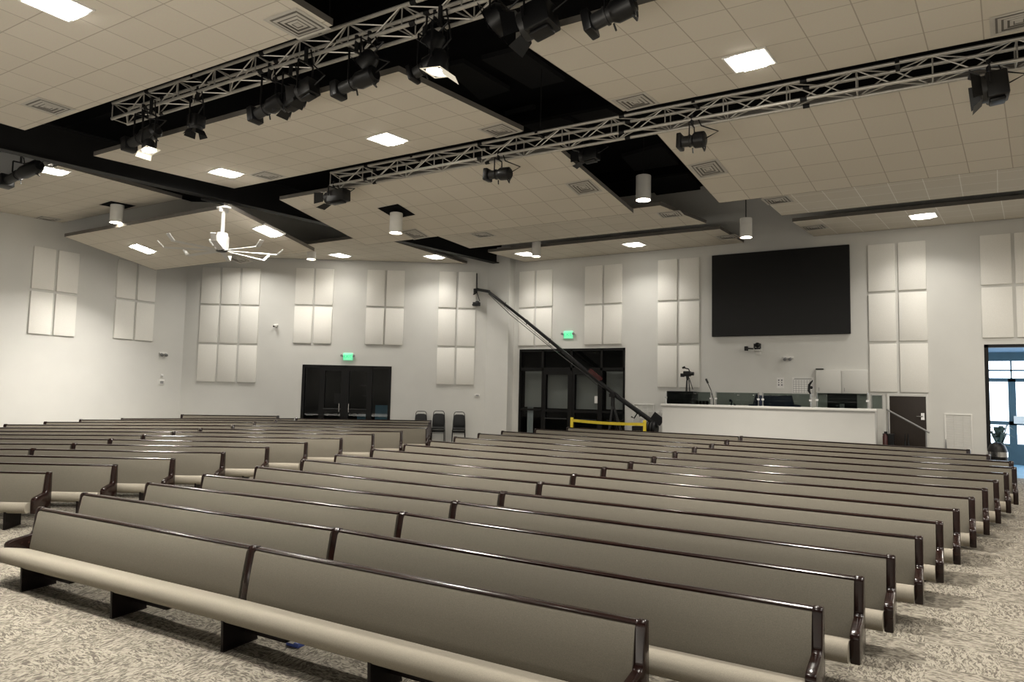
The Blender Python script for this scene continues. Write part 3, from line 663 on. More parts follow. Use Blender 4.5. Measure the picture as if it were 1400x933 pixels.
def brown_door():
    t = thing('door_2', 'dark brown flush door right of the sound booth', 'door', V((-.49, YW, .99)), kind='structure')
    m = MB(); m.box(-.43,.43,-.03,.0,0,2.04); m.build('door_leaf', M_door, t, bevel=.004)
    m = MB(); m.box(-.49,-.43,-.045,0,0,2.10); m.box(.43,.49,-.045,0,0,2.10); m.box(-.43,.43,-.045,0,2.04,2.10); m.build('frame', M_wall, t, bevel=.005)
    m = MB(); m.box(.31,.39,-.045,-.03,1.42,1.60); m.tube([(.35,-.09,1.51),(.20,-.10,1.51)], .016, 8); m.tube([(.35,-.03,1.51),(.35,-.09,1.51)], .016, 8); m.build('lever_handle', M_chrome, t)
brown_door()
# foyer behind the right opening
YF = 27.6
def foyer():
    t = thing('door_3', 'bright glazed entrance seen through the opening at the right', 'door', V((0, YW, 0)), kind='structure')
    m = MB(); m.box(1.27,1.36,-.01,.22,.97,4.41); m.box(1.27,3.4,-.01,.22,4.33,4.41); m.build('frame', M_frame, t, smooth=False)
    f = MB(); f.box(1.0, 5.2, YW+.22, YF, .90, .97); tag(f.build('floor_foyer', M_foyer, smooth=False), 'foyer floor painted blue as if sky-lit, beyond the opening', 'floor', kind='structure')
    f = MB(); f.box(1.0, 5.2, YW+.22, YF+.1, 4.55, 4.65); tag(f.build('ceiling_foyer', mat('foyer_blue', (.10,.18,.26), .8, noise=(2,.05)), smooth=False), 'blue grey foyer ceiling', 'ceiling', kind='structure')
    f = MB(); f.box(.9, 1.0, YW+.22, YF+.1, .9, 4.65); tag(f.build('wall_foyer', M_wall, smooth=False), 'foyer side wall hidden by the opening', 'wall', kind='structure')
    # exterior glazing
    zf = lambda px, py: at_y(px, py, YF)
    q = lambda px, py: zf(px, py)
    zt1 = q(1375,494).z; zm = q(1375,507).z; zd = q(1375,518.5).z; zb = q(1375,607).z; zmid = q(1375,577).z
    xm = q(1384,550).x; x_l = 1.0; x_t = q(1382,500).x
    t = thing('window_2', 'bright glazed entrance doors across the foyer at the right', 'window', V((0, YF, 0)), kind='structure')
    m = MB(); bars(m, [(x_l,5.2,zt1,4.6),(x_l,5.2,zm-.02,zm+.03),(x_l,5.2,zd-.09,zd+.03),(x_l,5.2,.95,zb),(xm-.10,xm+.10,zb,zd),(x_t-.02,x_t+.02,zd,zt1),(x_l,5.2,zmid-.10,zmid+.02),(x_l,x_l+.2,zb,zt1),(xm+1.2,xm+1.35,zb,zt1)], -.05, .05)
    m.build('frame', mat('blue_grey_frame', (.05,.10,.13), .5, noise=(6,.05)), t, smooth=False)
    m = MB(); m.quad((x_l,0,zb),(5.2,0,zb),(5.2,0,zt1),(x_l,0,zt1)); m.build('panes', M_gday, t, smooth=False)
    a, b = q(1385.5,569), q(1402,580); m = MB(); m.box(a.x, a.x+.6, -.09, -.07, b.z, a.z); m.build('door_sign', M_paper, t, smooth=False)
    g = MB(); g.box(-8, 20, YF+.1, YF+30, .7, .9); tag(g.build('ground_outside', M_ext, smooth=False), 'sunlit pale ground outside the entrance', 'ground', kind='structure')
    # plant by the entrance
    b = at_y(1366, 607, YF-.8); b.z = .97
    t = thing('potted_plant', 'dark leafy plant silhouetted against the bright entrance doors', 'plant', b)
    m = MB(); m.tube([(0,0,0),(0,0,.5)], [.16,.2], 14); m.build('pot', M_fixg, t)
    m = MB(); rnd = random.Random(3)
    for k in range(26):
        a = rnd.uniform(0, 2*pi); r = rnd.uniform(.15,.42); h = rnd.uniform(.6,1.25); u = V((cos(a), sin(a), 0)); w = V((-sin(a), cos(a), 0))*.07
        p0, p1, p2 = V((0,0,.45)), u*r*.6+V((0,0,h*1.02)), u*r*1.1+V((0,0,h*.9)); m.add([p0, p1-w, p2, p1+w], [(0,1,2,3)])
    m.build('leaves', mat('dark_leaf', (.02,.035,.02), .5, noise=(9,.3)), t)
foyer()
# trash can
p = on(1363.5, 640, (0,0,0), NP); c = at_y(1363.5, 612, 21.2); zf = floor_z(1.4, 21.2)
t = thing('trash_can', 'black round trash can with a silver band and domed lid in the doorway', 'trash can', V((c.x, 21.2, zf)))
m = MB(); m.tube([(0,0,0),(0,0,.62)], [.19,.215], 20); m.build('body', M_blackp, t)
m = MB(); m.tube([(0,0,.62),(0,0,.74)], .222, 20); m.build('band', M_chrome, t)
m = MB(); m.tube([(0,0,.74),(0,0,.80),(0,0,.90),(0,0,.97)], [.215,.20,.16,.06], 20); m.build('lid', M_blackp, t)

# ------------------------------------------------------------------ sound booth
YB = 20.75
def booth():
    a = at_y(907, 551, YB); b = at_y(1196, 561, YB); zt = (a.z+b.z)/2; xa, xb = at_y(905.5,551,YB).x, at_y(1196,575,YB).x
    zf = floor_z(0, YB)-.02
    t = thing('sound_booth', 'long pale sound booth with a white counter top under the black screen', 'sound booth', V((xa, YB, zf)))
    W = xb-xa; H = zt-zf; D = YW-YB-.01
    m = MB(); m.box(0, W, 0, .1, 0, H-.07); m.build('front_wall', M_wall, t, smooth=False)
    m = MB(); m.box(0, .1, .1, D, 0, H-.07); m.build('side_wall', M_wall, t, smooth=False)
    m = MB(); m.box(W-.1, W, .1, D, 0, H-.07); m.build('side_wall', M_wall, t, smooth=False)
    m = MB(); m.box(-.04, W+.04, -.05, .28, H-.07, H); m.build('counter_top', M_white, t, bevel=.012)
    m = MB(); m.box(.1, W-.1, .28, D, H-.32, H-.28); m.build('desk', M_fixg, t, smooth=False)
    X_ = lambda px, py: at_y(px, py, YB+.02).x
    # glass guards on the counter
    for i, (p0, p1) in enumerate(((911,972),(979,1037),(1043,1108),(1117,1186))):
        x0, x1 = X_(p0,540), X_(p1,540); h = .37 if i < 3 else .40
        g = thing('glass_guard', 'clear glass guard on the booth counter, %s from the left' % ORD[i], 'glass screen', V((x0, YB+.02, zt)), 'glass guards on the booth counter')
        m = MB(); m.box(.02, x1-x0-.02, -.006, .006, .015, h); m.build('pane', M_gclear, g, bevel=.003)
        for xx in (.0, x1-x0):
            m = MB(); m.tube([(xx,0,0),(xx,0,h+.02)], .018, 10); m.box(xx-.035,xx+.035,-.025,.025,h*.45,h*.58); m.box(xx-.04,xx+.04,-.04,.04,0,.012); m.build('post', M_chrome, g)
    g = thing('glass_guard', 'small square glass guard at the right end of the booth counter', 'glass screen', V((X_(1191,540), YB+.12, zt)), 'glass guards on the booth counter')
    w = X_(1206,540)-X_(1191,540); m = MB(); m.box(0, w, -.006, .006, .015, .36); m.build('pane', M_gclear, g, bevel=.003)
    for xx in (0, w): m = MB(); m.tube([(xx,0,0),(xx,0,.38)], .015, 8); m.build('post', M_chrome, g)
    return zt, zf
ZC, ZF0 = booth()
def desk_items():
    y = YB+.62; zd = ZC-.28
    P = lambda px, py, Y=y: at_y(px, py, Y)
    # monitor
    a, b = P(1131,538.5), P(1172,557)
    t = thing('monitor', 'black computer monitor seen from behind on the booth desk', 'monitor', V(((a.x+b.x)/2, y, zd)))
    hw = (b.x-a.x)/2
    m = MB(); m.box(-hw, hw, -.02, .02, .14, a.z-zd); m.build('screen_back', M_blackp, t, bevel=.008)
    m = MB(); m.box(-.06,.06,-.06,-.02,.12,.40); m.box(-.14,.14,-.1,.12,0,.012); m.build('stand', M_grey, t, bevel=.004)
    # covered mixer
    a, b = P(1024,540), P(1094,553)
    t = thing('covered_mixer', 'mixing console under a dark navy dust cover on the booth desk', 'console', V((a.x, y, zd)))
    W = b.x-a.x; m = MB()
    HM = a.z-zd; rows = [(-.16,0),(-.15,.20),(-.05,HM*.93),(.12,HM),(.2,0)]; N = 24; vs = []; fs = []; rnd = random.Random(5)
    for i in range(N+1):
        for (yy, zz) in rows:
            f = 1 if 2 < i < N-3 else .55; vs.append((W*i/N, yy+rnd.uniform(-.015,.015), zz*f+(rnd.uniform(-.02,.02) if zz else 0)))
    for i in range(N):
        for j in range(4): fs.append((i*5+j, i*5+j+1, (i+1)*5+j+1, (i+1)*5+j))
    fs += [tuple(range(5)), tuple(range(N*5, N*5+5))]; m.add(vs, fs); m.build('dust_cover', M_cloth, t)
    m = MB(); m.tube([(-.10,0,.05),(-.45,.05,.2),(-.55,0,.45)], [.07,.10,.03], 8); m.build('cover_sleeve', M_cloth, t)
    # dark rack behind first guard
    a, b = P(916,535), P(952,549)
    t = thing('equipment_case', 'black equipment case behind the first glass guard', 'case', V((a.x, y-.1, zd)))
    m = MB(); m.box(0, b.x-a.x, -.2, .3, 0, a.z-zd); m.build('shell', M_blackp, t, bevel=.015)
    m = MB(); m.box(.05,.12,-.215,-.2,.1,.2); m.box(b.x-a.x-.12,b.x-a.x-.05,-.215,-.2,.1,.2); m.build('latch', M_grey, t, bevel=.004)
    # row of round knobs unit
    a = P(953,546,YB+.2); t = thing('microphone_charger', 'row of small round black receivers at the left of the counter', 'receiver', V((a.x, YB+.2, ZC)))
    for k in range(4): m = MB(); m.tube([(k*.10,0,0),(k*.10,0,.11)], .045, 12); m.build('receiver', M_blackp, t)
    # gooseneck lamp / antenna
    a, b = P(968,520), P(978,550)
    t = thing('gooseneck_lamp', 'thin dark gooseneck lamp leaning left above the booth counter', 'lamp', V((b.x, y-.2, zd)))
    m = MB(); d = (a.x-b.x); H = a.z-zd; m.tube([(0,0,0),(-.01,0,H*.45),(d*.35,0,H*.7),(d,0,H)], .012, 8); m.build('neck', M_fixg, t)
    m = MB(); m.tube([(d*.75,0,H*.9),(d*1.05,0,H*1.03)], .03, 8); m.build('head', M_fixg, t)
    m = MB(); m.tube([(0,0,0),(0,0,.03)], .07, 14); m.build('base', M_blackp, t)
    # headset hanging on guard post
    a, b = at_y(1112,521,YB-.02), at_y(1108,551,YB-.02)
    t = thing('headset', 'black headset hung high on a post of the booth counter', 'headset', V((b.x, YB+.02, ZC)))
    H = a.z-ZC; m = MB(); m.tube([(0,0,0),(0,0,H*.55)], .014, 8); m.build('post', M_fixg, t)
    m = MB(); pts = [(.0,0,H*.5),(-.04,0,H*.62),(-.03,0,H*.85),(.02,0,H*.95),(.06,0,H*1.02)]; m.tube(pts, [.02,.035,.035,.025,.012], 8); m.build('headband', M_blackp, t)
    m = MB(); m.ball((.025,-.02,H*.75), .035, sc=(1,.6,1.3)); m.build('ear_cup', M_blackp, t)
    # papers and small box
    for i, (px, l) in enumerate(((997,'small white cup'), (1012,'white paper tray'))):
        a = at_y(px, 549, YB+.18)
        if i == 0:
            t = thing('cup', 'small white cup on the booth counter behind the second glass guard', 'cup', V((a.x, YB+.18, ZC))); m = MB(); m.tube([(0,0,0),(0,0,.10)], [.035,.045], 14); m.build('wall', M_paper, t)
        else:
            t = thing('paper_tray', 'white paper tray on the booth counter behind the second glass guard', 'tray', V((a.x, YB+.18, ZC))); m = MB(); m.box(-.22,.22,-.05,.05,.08,.1); m.box(-.22,-.19,-.05,.05,0,.08); m.box(.05,.08,-.05,.05,0,.08); m.build('shelf', M_paper, t, smooth=False)
desk_items()
def camcorder():
    Y = 21.45; b = at_y(941, 551, Y); zb = ZC-.9; h = at_y(940, 514, Y)
    t = thing('camcorder', 'black video camera on a tripod behind the booth counter', 'video camera', V((h.x, Y, h.z)))
    m = MB(); m.box(-.12,.10,-.08,.08,-.02,.14); m.build('body', M_blackp, t, bevel=.02)
    m = MB(); m.tube([(.10,-.02,.06),(.20,-.02,.06)], .055, 14); m.build('lens', M_fix, t)
    m = MB(); m.box(-.21,-.10,-.06,.02,-.04,.07); m.build('viewfinder_screen', M_blackp, t, bevel=.008)
    m = MB(); m.tube([(.06,0,.14),(.03,0,.21),(-.1,0,.24),(-.14,0,.27)], .018, 8); m.tube([(-.16,0,.24),(-.08,0,.27)], .032, 8); m.build('handle_microphone', M_fix, t)
    t = thing('tripod', 'black camera tripod standing behind the booth counter', 'tripod', V((h.x, Y, zb)))
    H = h.z-.02-zb
    m = MB(); m.tube([(0,0,H-.12),(0,0,H)], [.035,.05], 10); m.build('head', M_fixg, t)
    m = MB(); m.tube([(.05,0,H-.05),(.18,-.05,H-.4)], .012, 8); m.build('pan_handle', M_fix, t)
    for k in range(3):
        a = 2*pi*k/3+.5; m = MB(); m.tube([(.04*cos(a),.04*sin(a),H-.12),(.1*cos(a),.1*sin(a),H*.5),(.17*cos(a),.17*sin(a),0)], .016, 8); m.build('leg', M_fixg, t)
camcorder()
# booth handrail
a, b = at_y(1212,560,21.5), at_y(1271,592,21.5)
t = thing('handrail', 'sloping grey handrail descending right from the booth across the brown door', 'handrail', a)
m = MB(); m.tube([(0,0,0), b-a], .024, 10); m.build('rail', M_grey, t)
for f in (.04,.92):
    p = (b-a)*f; m = MB(); m.tube([p, p+V((0,0,floor_z(0,21.5)-(a+p).z))], .018, 8); m.build('post', M_grey, t)
# extinguisher and bin at booth corner
p = at_y(1210, 598, 21.3); t = thing('fire_extinguisher', 'dark red fire extinguisher at the right corner of the booth', 'fire extinguisher', V((p.x, 21.3, p.z-.35)))
m = MB(); m.tube([(0,0,0),(0,0,.38),(0,0,.44)], [.06,.06,.02], 14); m.build('cylinder', M_red, t)
m = MB(); m.box(-.02,.06,-.015,.015,.44,.50); m.build('valve', M_blackp, t)
m = MB(); m.tube([(.05,0,.46),(.09,0,.35),(.075,0,.15)], .01, 6); m.build('hose', M_blackp, t)
p = at_y(1215, 597, 21.45); t = thing('waste_bin', 'black bin between the booth corner and the brown door', 'bin', V((p.x, 21.45, floor_z(0,21.45))))
m = MB(); m.add([(-.11,-.1,0),(.11,-.1,0),(.11,.1,0),(-.11,.1,0),(-.13,-.12,1.02),(.13,-.12,1.02),(.13,.12,1.02),(-.13,.12,1.02)], [(0,3,2,1),(0,1,5,4),(1,2,6,5),(2,3,7,6),(3,0,4,7)]); m.build('bucket', M_blackp, t)
m = MB(); m.box(-.14,.14,-.13,.13,1.02,1.05); m.build('rim', M_fix, t, bevel=.008)
for k, (px, l) in enumerate(((1237.5,'left one'), (1241.5,'right one'))):
    p = at_y(px, 597, 21.55); t = thing('umbrella', 'thin folded black umbrella leaning by the brown door, %s' % l, 'umbrella', V((p.x, 21.55, floor_z(0,21.55))))
    m = MB(); m.tube([(0,0,0),(0,0,.2),(0,0,.75),(0,0,.9)], [.01,.03,.035,.012], 10); m.build('canopy', M_blackp, t)
    m = MB(); m.tube([(0,0,.9),(0,0,1.05)], .014, 8); m.build('handle', M_fix, t)

# return air grilles on the wall
def grille(x0, x1, z0, z1, label):
    t = thing('wall_grille', label, 'wall vent', V((x0, YW, z0)), 'white wall return air grilles')
    W, H = x1-x0, z1-z0
    m = MB(); m.box(0,W,-.03,0,0,.035); m.box(0,W,-.03,0,H-.035,H); m.box(0,.035,-.03,0,.035,H-.035); m.box(W-.035,W,-.03,0,.035,H-.035); m.build('frame', M_white, t, bevel=.004)
    m = MB(); n = int(H/.035)
    for i in range(n): z = .04+(H-.08)*i/n; m.add([(.035,-.022,z),(W-.035,-.022,z),(W-.035,-.004,z+.022),(.035,-.004,z+.022)], [(0,1,2,3)])
    for k in (1,2): m.box(W*k/3-.006, W*k/3+.006, -.024, 0, .035, H-.035)
    m.build('louvers', M_white, t, smooth=False)
grille(.35, .97, 1.25, 2.60, 'white louvred grille low on the wall right of the brown door')
grille(-8.32, -7.60, 1.55, 2.64, 'white louvred grille on the wall between storefront and booth, behind the crane')
for k, (px, l) in enumerate(((899,'left one'), (906,'right one'))):
    p = at_y(px, 565, YW); o = MB().box(-.05,.05,-.012,0,-.06,.06).box(-.012,.012,-.02,-.012,-.025,.025).build('light_switch', M_white, bevel=.003); o.location = p
    tag(o, 'white switch plate on the wall beside the booth, %s' % l, 'switch', 'switch plates')
# wire easel
p = at_y(1293, 600, 21.6); t = thing('easel_stand', 'thin metal A-frame stand against the white grille', 'stand', V((p.x, 21.6, floor_z(0,21.6))))
for k, (dx, dy) in enumerate(((-.07,-.05),(.07,-.05),(0,.15))): m = MB(); m.tube([(dx,dy,0),(0,.05,.95)], .010, 6); m.build('leg', M_grey, t)

# things on the back wall
def wall_things():
    # PTZ camera with bracket
    p = at_y(1037, 478, YW); t = thing('robotic_camera', 'black robotic camera on a white bracket below the black screen', 'camera', p)
    m = MB(); m.box(-.10,.10,-.28,0,-.05,-.02); m.box(-.07,.07,-.03,0,-.16,.02); m.build('bracket', M_white, t, bevel=.006)
    m = MB(); m.tube([(0,-.16,-.02),(0,-.16,.04)], .085, 16); m.box(-.10,-.07,-.2,-.12,.02,.16); m.box(.07,.10,-.2,-.12,.02,.16); m.build('base', M_fix, t)
    m = MB(); m.ball((0,-.16,.12), .085, sc=(1,1,.9)); m.tube([(0,-.16,.12),(-.02,-.28,.10)], .05, 12); m.build('head', M_fix, t)
    p = at_y(1022, 477, YW); t = thing('wall_camera', 'small black box camera left of the robotic camera', 'camera', p)
    m = MB(); m.box(-.05,.05,-.22,-.12,-.075,.06); m.build('body', M_fix, t, bevel=.01); m = MB(); m.tube([(0,-.12,0),(.12,-.05,0),(.16,0,0)], .018, 8); m.build('arm', M_fixg, t)
    p = at_y(1078, 490, YW); t = thing('emergency_light', 'white two-headed emergency light on the wall below the screen', 'emergency light', p, 'emergency lights')
    m = MB(); m.box(-.15,.15,-.06,0,-.02,.06); m.build('housing', M_white, t, bevel=.02)
    for s_ in (-.07, .07): m = MB(); m.tube([(s_,-.05,-.01),(s_-.02,-.13,-.05)], [.035,.045], 12); m.build('lamp_head', M_grey, t)
    # paper notice
    a, b = at_y(1062,516.5,YW), at_y(1072,531,YW); t = thing('paper_notice', 'small white notice with two columns of dark marks above the booth', 'notice', V(((a.x+b.x)/2, YW, (a.z+b.z)/2)))
    w, h = (b.x-a.x)/2, (a.z-b.z)/2; m = MB(); m.box(-w,w,-.008,0,-h,h); m.build('sheet', M_paper, t, smooth=False)
    m = MB()
    for cx in (-.045,.04):
        for r in range(3): m.box(cx-.02+.008*(r%2), cx+.02-.01*(r==1), -.010,-.008, .06-.07*r, .095-.07*r)
    m.build('print', M_ink, t, smooth=False)
    # calendar sheet
    a, b = at_y(1083,516,YW), at_y(1113,541,YW); t = thing('wall_calendar', 'white wall planner sheet with a printed grid above the booth', 'calendar', V(((a.x+b.x)/2, YW, (a.z+b.z)/2)))
    w, h = (b.x-a.x)/2, (a.z-b.z)/2; m = MB(); m.box(-w,w,-.012,0,-h,h); m.build('sheet', M_paper, t, smooth=False)
    m = MB(); m.box(-w*.8,w*.8,-.014,-.012,h*.80,h*.88)
    for c in range(8): x = -w*.9+w*1.8*c/7; m.box(x-.004,x+.004,-.014,-.012,-h*.75,h*.7)
    for r in range(7): z = -h*.75+h*1.45*r/6; m.box(-w*.9,w*.9,-.014,-.012,z-.004,z+.004)
    m.build('printed_grid', M_grey, t, smooth=False)
    # white cupboards
    a, b = at_y(1116,506,YW), at_y(1187,540,YW); W, H = b.x-a.x, a.z-b.z
    t = thing('wall_cupboard', 'pale two-door wall cupboard behind the booth, right of the planner sheet', 'cupboard', V((a.x, YW, b.z)))
    m = MB(); m.box(0,W,-.10,0,0,H); m.build('carcass', M_wall, t, bevel=.004)
    for k in range(2):
        m = MB(); m.box(W*k/2+.01,W*(k+1)/2-.01,-.118,-.10,.015,H-.02); d = m.build('door', M_wall, t, bevel=.004)
        m = MB(); m.tube([(W*(.06+.5*k),-.13,.08),(W*(.06+.5*k),-.13,.18)], .008, 6); m.build('handle', M_grey, d)
    m = MB(); m.box(0,.2,-.12,0,H,H+.035); m.build('top_box', M_fix, t)
wall_things()
def text_mesh(txt, size, matl, parent, loc, depth=.004):
    c = bpy.data.curves.new('lettering', 'FONT'); c.body = txt; c.size = size; c.extrude = depth; c.align_x = 'CENTER'; c.align_y = 'CENTER'
    o = bpy.data.objects.new('lettering', c); COL.objects.link(o); dg = bpy.context.evaluated_depsgraph_get(); me = bpy.data.meshes.new_from_object(o.evaluated_get(dg))
    bpy.data.objects.remove(o); n = bpy.data.objects.new('lettering', me); COL.objects.link(n); me.materials.clear(); me.materials.append(matl)
    n.parent = parent; n.location = loc; n.rotation_euler = (pi/2, 0, 0); return n
def exit_sign(M, label):
    t = thing('exit_sign', label, 'exit sign', M, 'green exit signs')
    m = MB(); m.box(-.17,.17,-.06,0,-.13,.13); m.build('housing', M_exitw, t, bevel=.012)
    text_mesh('EXIT', .15, M_green, t, (0,-.063,0))
    for s_ in (-1, 1): m = MB(); m.tube([(s_*.17,-.03,.0),(s_*.21,-.04,.03),(s_*.22,-.1,.03)], [.02,.035,.045], 10); m.build('lamp_head', M_grey, t)
exit_sign(Matrix.Translation(at_y(777.5,458,YW)), 'green lit exit sign above the glass storefront')
MP = lambda px, py: on(px, py, K, MN)
exit_sign(frame(MP(476,488), MD, -MN, V((0,0,1))), 'green lit exit sign above the double doors in the angled wall')
# small fittings on angled and left walls
def plate(M, w, h, label, name='wall_plate', dot=False):
    t = thing(name, label, 'wall plate', M); m = MB(); m.box(-w,w,-.03,0,-h,h); m.build('cover', M_white, t, bevel=.006)
    m = MB()
    if dot: m.tube([(0,-.04,0),(0,-.03,0)], .045, 12)
    else: m.box(-w*.6,w*.6,-.033,-.03,-h*.5,h*.5)
    m.build('face', M_blackp if dot else M_grey, t)
FM = lambda P: frame(P, MD, -MN, V((0,0,1)))
plate(FM(MP(652.5,541)), .09, .05, 'white wide wall plate on the angled wall above the stacking chairs', 'thermostat')
plate(FM(MP(676,541)), .06, .065, 'white round-eyed wall control right of the wide plate, near the corner column', 'wall_control', True)
def ball_cam(M, label):
    t = thing('security_camera', label, 'camera', M, 'small white security cameras')
    m = MB(); m.tube([(0,0,.03),(0,-.07,.03)], [.05,.03], 12); m.build('mount', M_white, t); m = MB(); m.ball((-.02,-.11,0), .07, sc=(1,1.1,.85)); m.build('head', M_white, t); m = MB(); m.tube([(-.05,-.16,-.02),(-.07,-.185,-.03)], .03, 10); m.build('lens', M_fix, t)
ball_cam(FM(MP(378.5,446)), 'small white camera on the angled wall between two panel groups')
LP = lambda px, py: on(px, py, LC, LN)
FL = lambda P: frame(P, LD, -LN, V((0,0,1)))
t = thing('emergency_light', 'white two-headed emergency light on the left wall near the corner', 'emergency light', FL(LP(222.5,484)), 'emergency lights')
m = MB(); m.box(-.15,.15,-.06,0,-.02,.05); m.build('housing', M_white, t, bevel=.02)
for s_ in (-.08, .08): m = MB(); m.tube([(s_,-.05,-.01),(s_-.02,-.13,-.06)], [.04,.05], 12); m.build('lamp_head', M_grey, t)
plate(FL(LP(220.5,523)), .10, .09, 'white square box on the left wall under the emergency light', 'alarm_box')
t = thing('alarm_strobe', 'small white strobe dome above the square box on the left wall', 'alarm', FL(LP(221,514)))
m = MB(); m.box(-.05,.05,-.02,0,-.06,.06); m.build('base', M_white, t, bevel=.005); m = MB(); m.ball((0,-.03,0), .04); m.build('dome', M_paper, t)

# ------------------------------------------------------------------ stacking chairs
def chair_parts(t):
    for sx in (-1, 1):
        m = MB(); m.tube([(sx*.22,-.27,0),(sx*.21,-.25,.44)], .012, 8); m.build('leg', M_fix, t)
        m = MB(); m.tube([(sx*.23,.27,0),(sx*.215,.20,.46)], .012, 8); m.build('leg', M_fix, t)
    m = MB(); pts = [(-.215,.18,.44),(-.205,.24,.70),(-.18,.28,.97),(-.15,.285,1.02),(-.10,.286,1.035),(.10,.286,1.035),(.15,.285,1.02),(.18,.28,.97),(.205,.24,.70),(.215,.18,.44)]; m.tube(pts, .013, 8); m.build('back_frame', M_fixg, t)
    m = MB(); m.box(-.215,.215,-.27,.20,.43,.50); m.build('seat', M_chair, t, bevel=.025, seg=3)
    m = MB(); m.add([(-.20,.19,.55),(.20,.19,.55),(.165,.255,.93),(-.165,.255,.93),(-.20,.24,.55),(.20,.24,.55),(.165,.295,.93),(-.165,.295,.93)], [(3,2,1,0),(4,5,6,7),(0,1,5,4),(1,2,6,5),(2,3,7,6),(3,0,4,7)]); m.build('backrest', M_chair, t, bevel=.012)
    for pq in ([(-.215,-.2,.10),(-.22,.22,.10)], [(.215,-.2,.10),(.22,.22,.10)], [(-.22,-.26,.40),(.22,-.26,.40)]): m = MB(); m.tube(pq, .009, 6); m.build('stretcher', M_fix, t)
ch0 = None
for px, py, n, l in ((577,562,2,'left stack, half hidden by the pew'), (601,561.5,2,'middle stack against the angled wall'), (628.5,563,2,'right stack against the angled wall')):
    w = MP(px, 565); B = w + MN*.62; B.z = floor_z(B.x, B.y); top = on(px, py, B+MN*-.28, MN).z; sc = (top-B.z)/(1.05+.10*(n-1))
    for k in range(n):
        M = frame(B + V((0,0,.10*k*sc)) + MN*.02*k, MD, -MN, V((0,0,1))) @ Matrix.Scale(sc, 4)
        if ch0 is None: ch0 = o = thing('stacking_chair', None, None, M); chair_parts(o)
        else: o = hier(ch0, M)
        tag(o, 'black stacking chair, %s of the %s' % (('lower one','top one')[k], l), 'chair', 'black stacking chairs')

# ------------------------------------------------------------------ camera crane
def crane():
    Y = 21.2; P = lambda px, py, dy=0: at_y(px, py, Y+dy)
    piv = P(838, 541); zf = floor_z(piv.x, Y)
    O = V((piv.x, Y, zf)); t = thing('camera_crane', 'long black camera crane reaching up left in front of the glass storefront', 'camera crane', O)
    L_ = lambda px, py, dy=0: P(px, py, dy)-O
    tail, front = L_(899,582), L_(668,399); m = MB(); m.bar(tail, L_(838,538), .13, .13); m.bar(L_(838,538), L_(770,481), .11, .11); m.bar(L_(770,481), L_(718,438), .10, .10); m.bar(L_(718,438), front, .085, .085); m.build('boom', M_fix, t, bevel=.012)
    m = MB(); m.bar(L_(822,519.5), L_(806,506.5), .118, .118); m.build('red_section', M_red, t)['label'] = 'red middle section'
    m = MB(); m.tube([L_(668,402,-.03), L_(697,430,-.05), L_(760,481,-.05), L_(826,531,-.05)], .012, 6); m.tube([L_(668,401,.05), L_(826,535,.05)], .008, 6); m.build('levelling_rod', M_fixg, t)
    m = MB()
    for f in (.15,.35,.55,.75): p = L_(668,402).lerp(L_(826,531), f); m.bar(p, p+V((.05,0,.16)), .02, .02)
    m.build('rod_bracket', M_fix, t)
    m = MB(); m.bar(L_(669,399), L_(652,396), .10, .10); m.tube([L_(652,374), L_(652,401)], .02, 8); m.bar(L_(650,395), L_(650,401), .1, .1); m.build('head_mount', M_fix, t)
    m = MB(); m.tube([L_(651,400), L_(646,404), L_(644,411), L_(645,416)], .035, 8); m.tube([L_(652,400), L_(656,412)], .012, 6); h = m.build('remote_head', M_fix, t)
    c = L_(651.5,416); m = MB(); m.box(c.x-.12,c.x+.12,c.y-.08,c.y+.08,c.z-.07,c.z+.07); m.tube([c+V((-.1,0,-.01)), c+V((-.19,0,-.03))], .05, 12); m.box(c.x-.02,c.x+.08,c.y-.05,c.y+.05,c.z+.05,c.z+.11); m.build('camera', M_fix, t, bevel=.012)
    # tripod
    hd = L_(838,541); zt = L_(838,556).z
    m = MB(); m.tube([V((0,0,zt)), V((0,0,hd.z))], [.07,.055], 12); m.box(-.10,.10,-.09,.09,hd.z-.05,hd.z+.06); m.build('pivot_column', M_fix, t)
    for k, (px, dy) in enumerate(((828,-.35),(848,.1),(861,-.25))):
        f = at_y(px, 594, Y+dy)-O; f.z = floor_z(0,Y+dy)-zf
        m = MB(); m.tube([V((0,0,zt+.05)), f], [.045,.03], 8); l = m.build('tripod_leg', M_fix, t)
        m = MB(); m.tube([f, f+V((0,0,.06))], .05, 10); m.build('foot', M_fixg, l)
    m = MB(); m.tube([L_(829,575), L_(845,578), L_(853,573)], .012, 6); m.build('spreader', M_fixg, t)
    # tail: counterweights, monitor, handle
    c = L_(893,586); c.z = max(c.z, .25)
    for k in range(3): m = MB(); m.tube([c+V((-.16+.1*k,-.0,0)), c+V((-.09+.1*k,0,0))], .22, 18); m.build('counterweight', M_blackp, t)
    m = MB(); m.tube([tail, c], .05, 8); m.build('weight_arm', M_fix, t)
    m = MB(); m.bar(L_(893,568)+V((0,-.05,0)), L_(906,578)+V((0,-.05,0)), .04, .26, up=(1,0,.4)); m.build('monitor', M_blackp, t)
    m = MB(); m.tube([L_(866,556), L_(871,566), L_(867,572), L_(863,570)], .022, 8); m.tube([L_(871,560), L_(875,570)], .02, 8); m.build('control_handle', M_fix, t)
crane()
